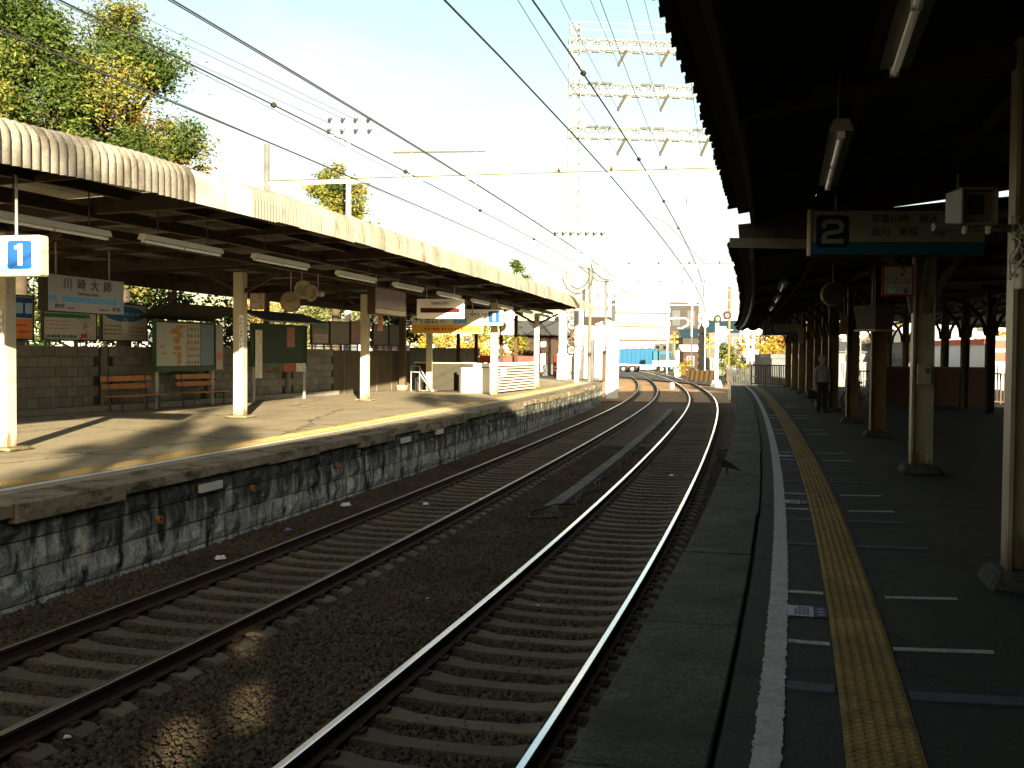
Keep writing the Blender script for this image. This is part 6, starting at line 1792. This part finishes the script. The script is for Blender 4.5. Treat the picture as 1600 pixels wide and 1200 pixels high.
for k, (u, vb) in enumerate(((916, 591), (924, 590.5), (931, 590.), (941, 592))):
    p = onground(u, vb)
    t = thing('gate_post', ('first', 'second', 'third', 'fourth')[k] + ' of the white gate posts right of the tall pillars, counted from the left', 'gate post', p, 0, 'white gate posts')
    mb = MB(); mb.box((0, 0, 1.6), (.24, .24, 3.2)); mb.build('shaft', M_WHITE, t); mb = MB(); mb.box((0, 0, .45), (.4, .4, .9)); mb.build('foot', M_WHITE, t)
p = onground(913, 590)
t = thing('red_post', 'red upright post standing before the white gate', 'post', p, 0)
mb = MB(); mb.box((0, 0, .95), (.22, .22, 1.9)); mb.build('shaft', M_RED, t); mb = MB(); mb.box((-.1, 0, 1.85), (.5, .26, .2)); mb.build('head', M_RED, t)
p = onground(928, 589); 
t = thing('gate_beam', 'white canopy beam over the station gate posts', 'gate canopy', (p.x, p.y, 0), 0)
mb = MB(); mb.ab((-.9, -.3, 3.2), (1.2, .6, 3.75)); mb.build('lintel', M_WHITE, t)
mb = MB(); mb.ab((.2, -.35, 2.9), (1.2, .4, 3.05)); mb.build('lower_beam', mat('beam_tan', (.30, .2, .1)), t)
p = onground(952, 597)
t = thing('white_wall', 'white end wall with a brown edge at the tip of the left platform', 'wall', (p.x, p.y, 0), 0)
mb = MB(); mb.ab((-.2, 0, -1.), (.55, .5, 3.2)); mb.build('panel', M_WHITE, t); mb = MB(); mb.ab((-.42, -.02, 0), (-.2, .45, 1.9)); mb.build('brown_edge', M_BROWN, t)

# ------------------------------------------------------------------ trees
LM = [leafmat('leaf_green', (.036, .060, .010)), leafmat('leaf_yellowgreen', (.115, .12, .022)), leafmat('leaf_yellow', (.28, .185, .025)), leafmat('leaf_orange', (.23, .10, .02))]
def tree(label, base, H, cz, rx, ry, rz, ncl, nlf, leaf, wts, seed, group=None, cat='tree', nm='tree', spread=.30, trunk=True, cols=None):
    rr = random.Random(seed)
    t = thing(nm, label, cat, base, 0, group)
    mats = cols or LM
    cl = []
    for k in range(ncl):
        while True:
            d = Vector((rr.uniform(-1, 1), rr.uniform(-1, 1), rr.uniform(-1, 1)))
            if .12 < d.length < 1: break
        d *= rr.uniform(.75, 1.0) / max(d.length, .55) if rr.random() < .75 else 1.
        q = (1 - .25 * max(0, d.z))
        cl.append((Vector((d.x * rx * q, d.y * ry * q, cz + d.z * rz)), rr.uniform(.55, 1.25)))
    if trunk:
        mb = MB(); r0 = max(.05, H * .017)
        mb.tube([(0, 0, -.4), (.05, 0, cz * .4), (-.05, .08, cz * .8), (.05, 0, cz + rz * .5)], [r0 * 1.3, r0, r0 * .75, r0 * .2], 8); mb.build('trunk', M_BARK, t, smooth=True)
        mb = MB()
        for c, s in cl[:int(ncl * .7)]:
            z0 = min(c.z - .2, cz + rz * .3) - abs(c.xy.length) * .5
            a = Vector((0, 0, max(cz * .35, z0))); m = a.lerp(c, .55) + Vector((0, 0, -.06 * c.xy.length))
            mb.tube([a, m, c], [r0 * .38, r0 * .22, r0 * .06], 5)
        mb.build('limbs', M_BARK, t, smooth=True)
    vs, fs, ms = [], [], []
    per = nlf // ncl
    for c, s in cl:
        n = mnoise.noise(c * .45 + Vector((seed, 0, 0)))
        for k in range(int(per * s)):
            d = Vector((rr.gauss(0, 1), rr.gauss(0, 1), rr.gauss(0, .8)))
            p = c + d * spread * (.62 if nlf > 20000 else .85) * Vector((rx, ry, rz)).length * .36 * s
            a = Vector((rr.gauss(0, 1), rr.gauss(0, 1), rr.gauss(0, .5) - .35)).normalized()
            b = a.orthogonal().normalized(); b = Matrix.Rotation(rr.uniform(0, 6.28), 3, a) @ b
            L = leaf * rr.uniform(.6, 1.3); wd = L * .42
            i = len(vs)
            vs += [p - a * L * .5, p + b * wd * .5, p + a * L * .5, p - b * wd * .5]
            fs.append((i, i + 1, i + 2, i + 3))
            g = n * 1.7 + rr.gauss(0, .2)
            acc = 0; u = (math.erf(g * .9) + 1) / 2
            for q, w in enumerate(wts):
                acc += w
                if u <= acc or q == len(wts) - 1: break
            ms.append(q)
    mb = MB(); mb.v = [tuple(v) for v in vs]; mb.f = fs; mb.m = ms
    me = bpy.data.meshes.new('crown'); me.from_pydata(mb.v, [], fs)
    for q in mats: me.materials.append(q)
    me.polygons.foreach_set('material_index', ms)
    inst('crown', me, t)
    return t
def T(label, u, vtop, Y, rx, rzz, wts, seed, n=9000, leaf=.22, ncl=40, vbot=None, **kw):
    p = at(u, vtop, Y); zt = p.z
    cz = zt - rzz
    return tree(label, (p.x, Y, -1.2), zt + 1.2, cz + 1.2, rx, rx, rzz, ncl, n, leaf, wts, seed, **kw)
GT = 'trees behind the left platform'
T('dark green tree at the upper left corner, nearest the picture edge', 26, -45, 31., 2.0, 4.3, (.60, .31, .07, .02), 3, n=58000, leaf=.155, ncl=92, group=GT)
T('tall autumn tree with green, yellow and orange leaves above the left canopy', 190, 8, 33., 2.4, 4.6, (.42, .31, .17, .10), 11, n=62000, leaf=.155, ncl=95, group=GT)
T('small low yellow branch tree just right of the tall autumn tree', 268, 218, 34., 1.2, 1.1, (.25, .35, .35, .05), 19, n=2600, leaf=.24, ncl=14, group=GT)
T('yellow tree seen above the middle of the left canopy', 524, 262, 58., 1.9, 2.8, (.14, .30, .48, .08), 23, n=10000, leaf=.26, ncl=34, group=GT)
T('thin green tree top just above the left canopy', 803, 404, 82., 1.3, 2.4, (.5, .4, .1, 0), 29, n=2200, leaf=.32, ncl=12, group=GT)
T('dark leafy tree behind the station name board', 118, 395, 38., 2.6, 2.0, (.6, .3, .1, 0), 31, n=7000, leaf=.20, ncl=34, group=GT)
T('shaded green and gold tree behind the roofed notice board', 250, 400, 36., 2.4, 2.0, (.55, .28, .17, 0), 37, n=7000, leaf=.20, ncl=34, group=GT)
T('bright green shrub behind the left lit column', 352, 485, 40., 1.1, 1.3, (.5, .5, 0, 0), 41, n=3000, leaf=.18, ncl=16, group=GT)
T('yellow tree behind the round clock', 445, 428, 60., 3.4, 2.2, (.2, .4, .38, .02), 43, n=8000, leaf=.20, ncl=34, group=GT)
T('yellow green tree between the clock and the second lit column', 532, 432, 62., 3.2, 2.2, (.3, .4, .28, .02), 47, n=7000, leaf=.20, ncl=32, group=GT)
T('dark shrub behind the second lit column', 605, 480, 52., 1.6, 1.3, (.7, .2, .1, 0), 53, n=3500, leaf=.20, ncl=18, group=GT)
T('golden tree seen under the exit sign, left of the cream post', 740, 500, 78., 3.2, 2.0, (.1, .3, .55, .05), 59, n=6000, leaf=.28, ncl=26, group=GT)
T('golden tree seen under the exit sign, beside the brown post', 655, 510, 76., 2.4, 1.6, (.2, .35, .4, .05), 61, n=4500, leaf=.28, ncl=22, group=GT)
T('yellow green shrub behind the dark post above the louvred screen', 800, 515, 80., 2.0, 1.8, (.2, .5, .3, 0), 67, n=3000, leaf=.26, ncl=16, group=GT)
GR = 'autumn trees beyond the right platform'
T('orange autumn tree above the picket fence', 1205, 508, 105., 3.6, 2.6, (.05, .12, .38, .45), 71, n=6000, leaf=.36, ncl=30, group=GR)
T('green tree left of the orange autumn tree, behind the picket fence', 1152, 527, 100., 2.0, 2.2, (.4, .45, .15, 0), 73, n=3000, leaf=.34, ncl=16, group=GR)
T('orange brown tree between the right columns', 1405, 510, 92., 3.4, 2.2, (.02, .1, .3, .58), 79, n=5000, leaf=.34, ncl=26, group=GR)
T('orange tree farthest along the platform, right of the end sign', 1268, 512, 112., 3.2, 2.4, (.05, .12, .4, .43), 83, n=4500, leaf=.36, ncl=24, group=GR)
T('yellow shrub beside the dump truck at the crossing', 1072, 564, 118., 1.4, .9, (.1, .3, .6, 0), 89, n=1500, leaf=.22, ncl=10, nm='shrub', cat='shrub', trunk=False)
T('orange tree at the far right edge beyond the shop', 1560, 520, 66., 2.2, 1.6, (.1, .15, .4, .35), 97, n=3000, leaf=.26, ncl=18, group=GR)
# trees behind the camera, right of the station: they throw the dappled shade on the left platform
def shade_tree(label, target, tdist, rx, rz, n, seed, ncl=26):
    sv = Vector((math.sin(SUN_AZ), math.cos(SUN_AZ), math.tan(SUN_EL)))
    c = Vector(target) + sv * tdist
    base = Vector((c.x, c.y, -1.2))
    tree(label, base, c.z + 1.2 + rz, c.z + 1.2, rx, rx, rz, ncl, n, .24, (.5, .3, .2, 0), seed, spread=.26, group='trees behind the camera')

shade_tree('leafy tree standing behind the camera beyond the right canopy, nearer', onground(260, 700), 42, 1.5, 1.5, 3500, 101)
shade_tree('leafy tree standing behind the camera beyond the right canopy, farther', onground(720, 628), 60, 1.7, 1.5, 4500, 103)
shade_tree('bare branched tree behind the camera whose shade falls on the canopy edge', at(110, 225, 13.), 42, 2.8, 1.8, 160, 107, ncl=10)
bpy.data.objects.remove(_fo)
bpy.data.curves.remove(_fc)
for o in bpy.data.objects:
    if '_w' in o: del o['_w']
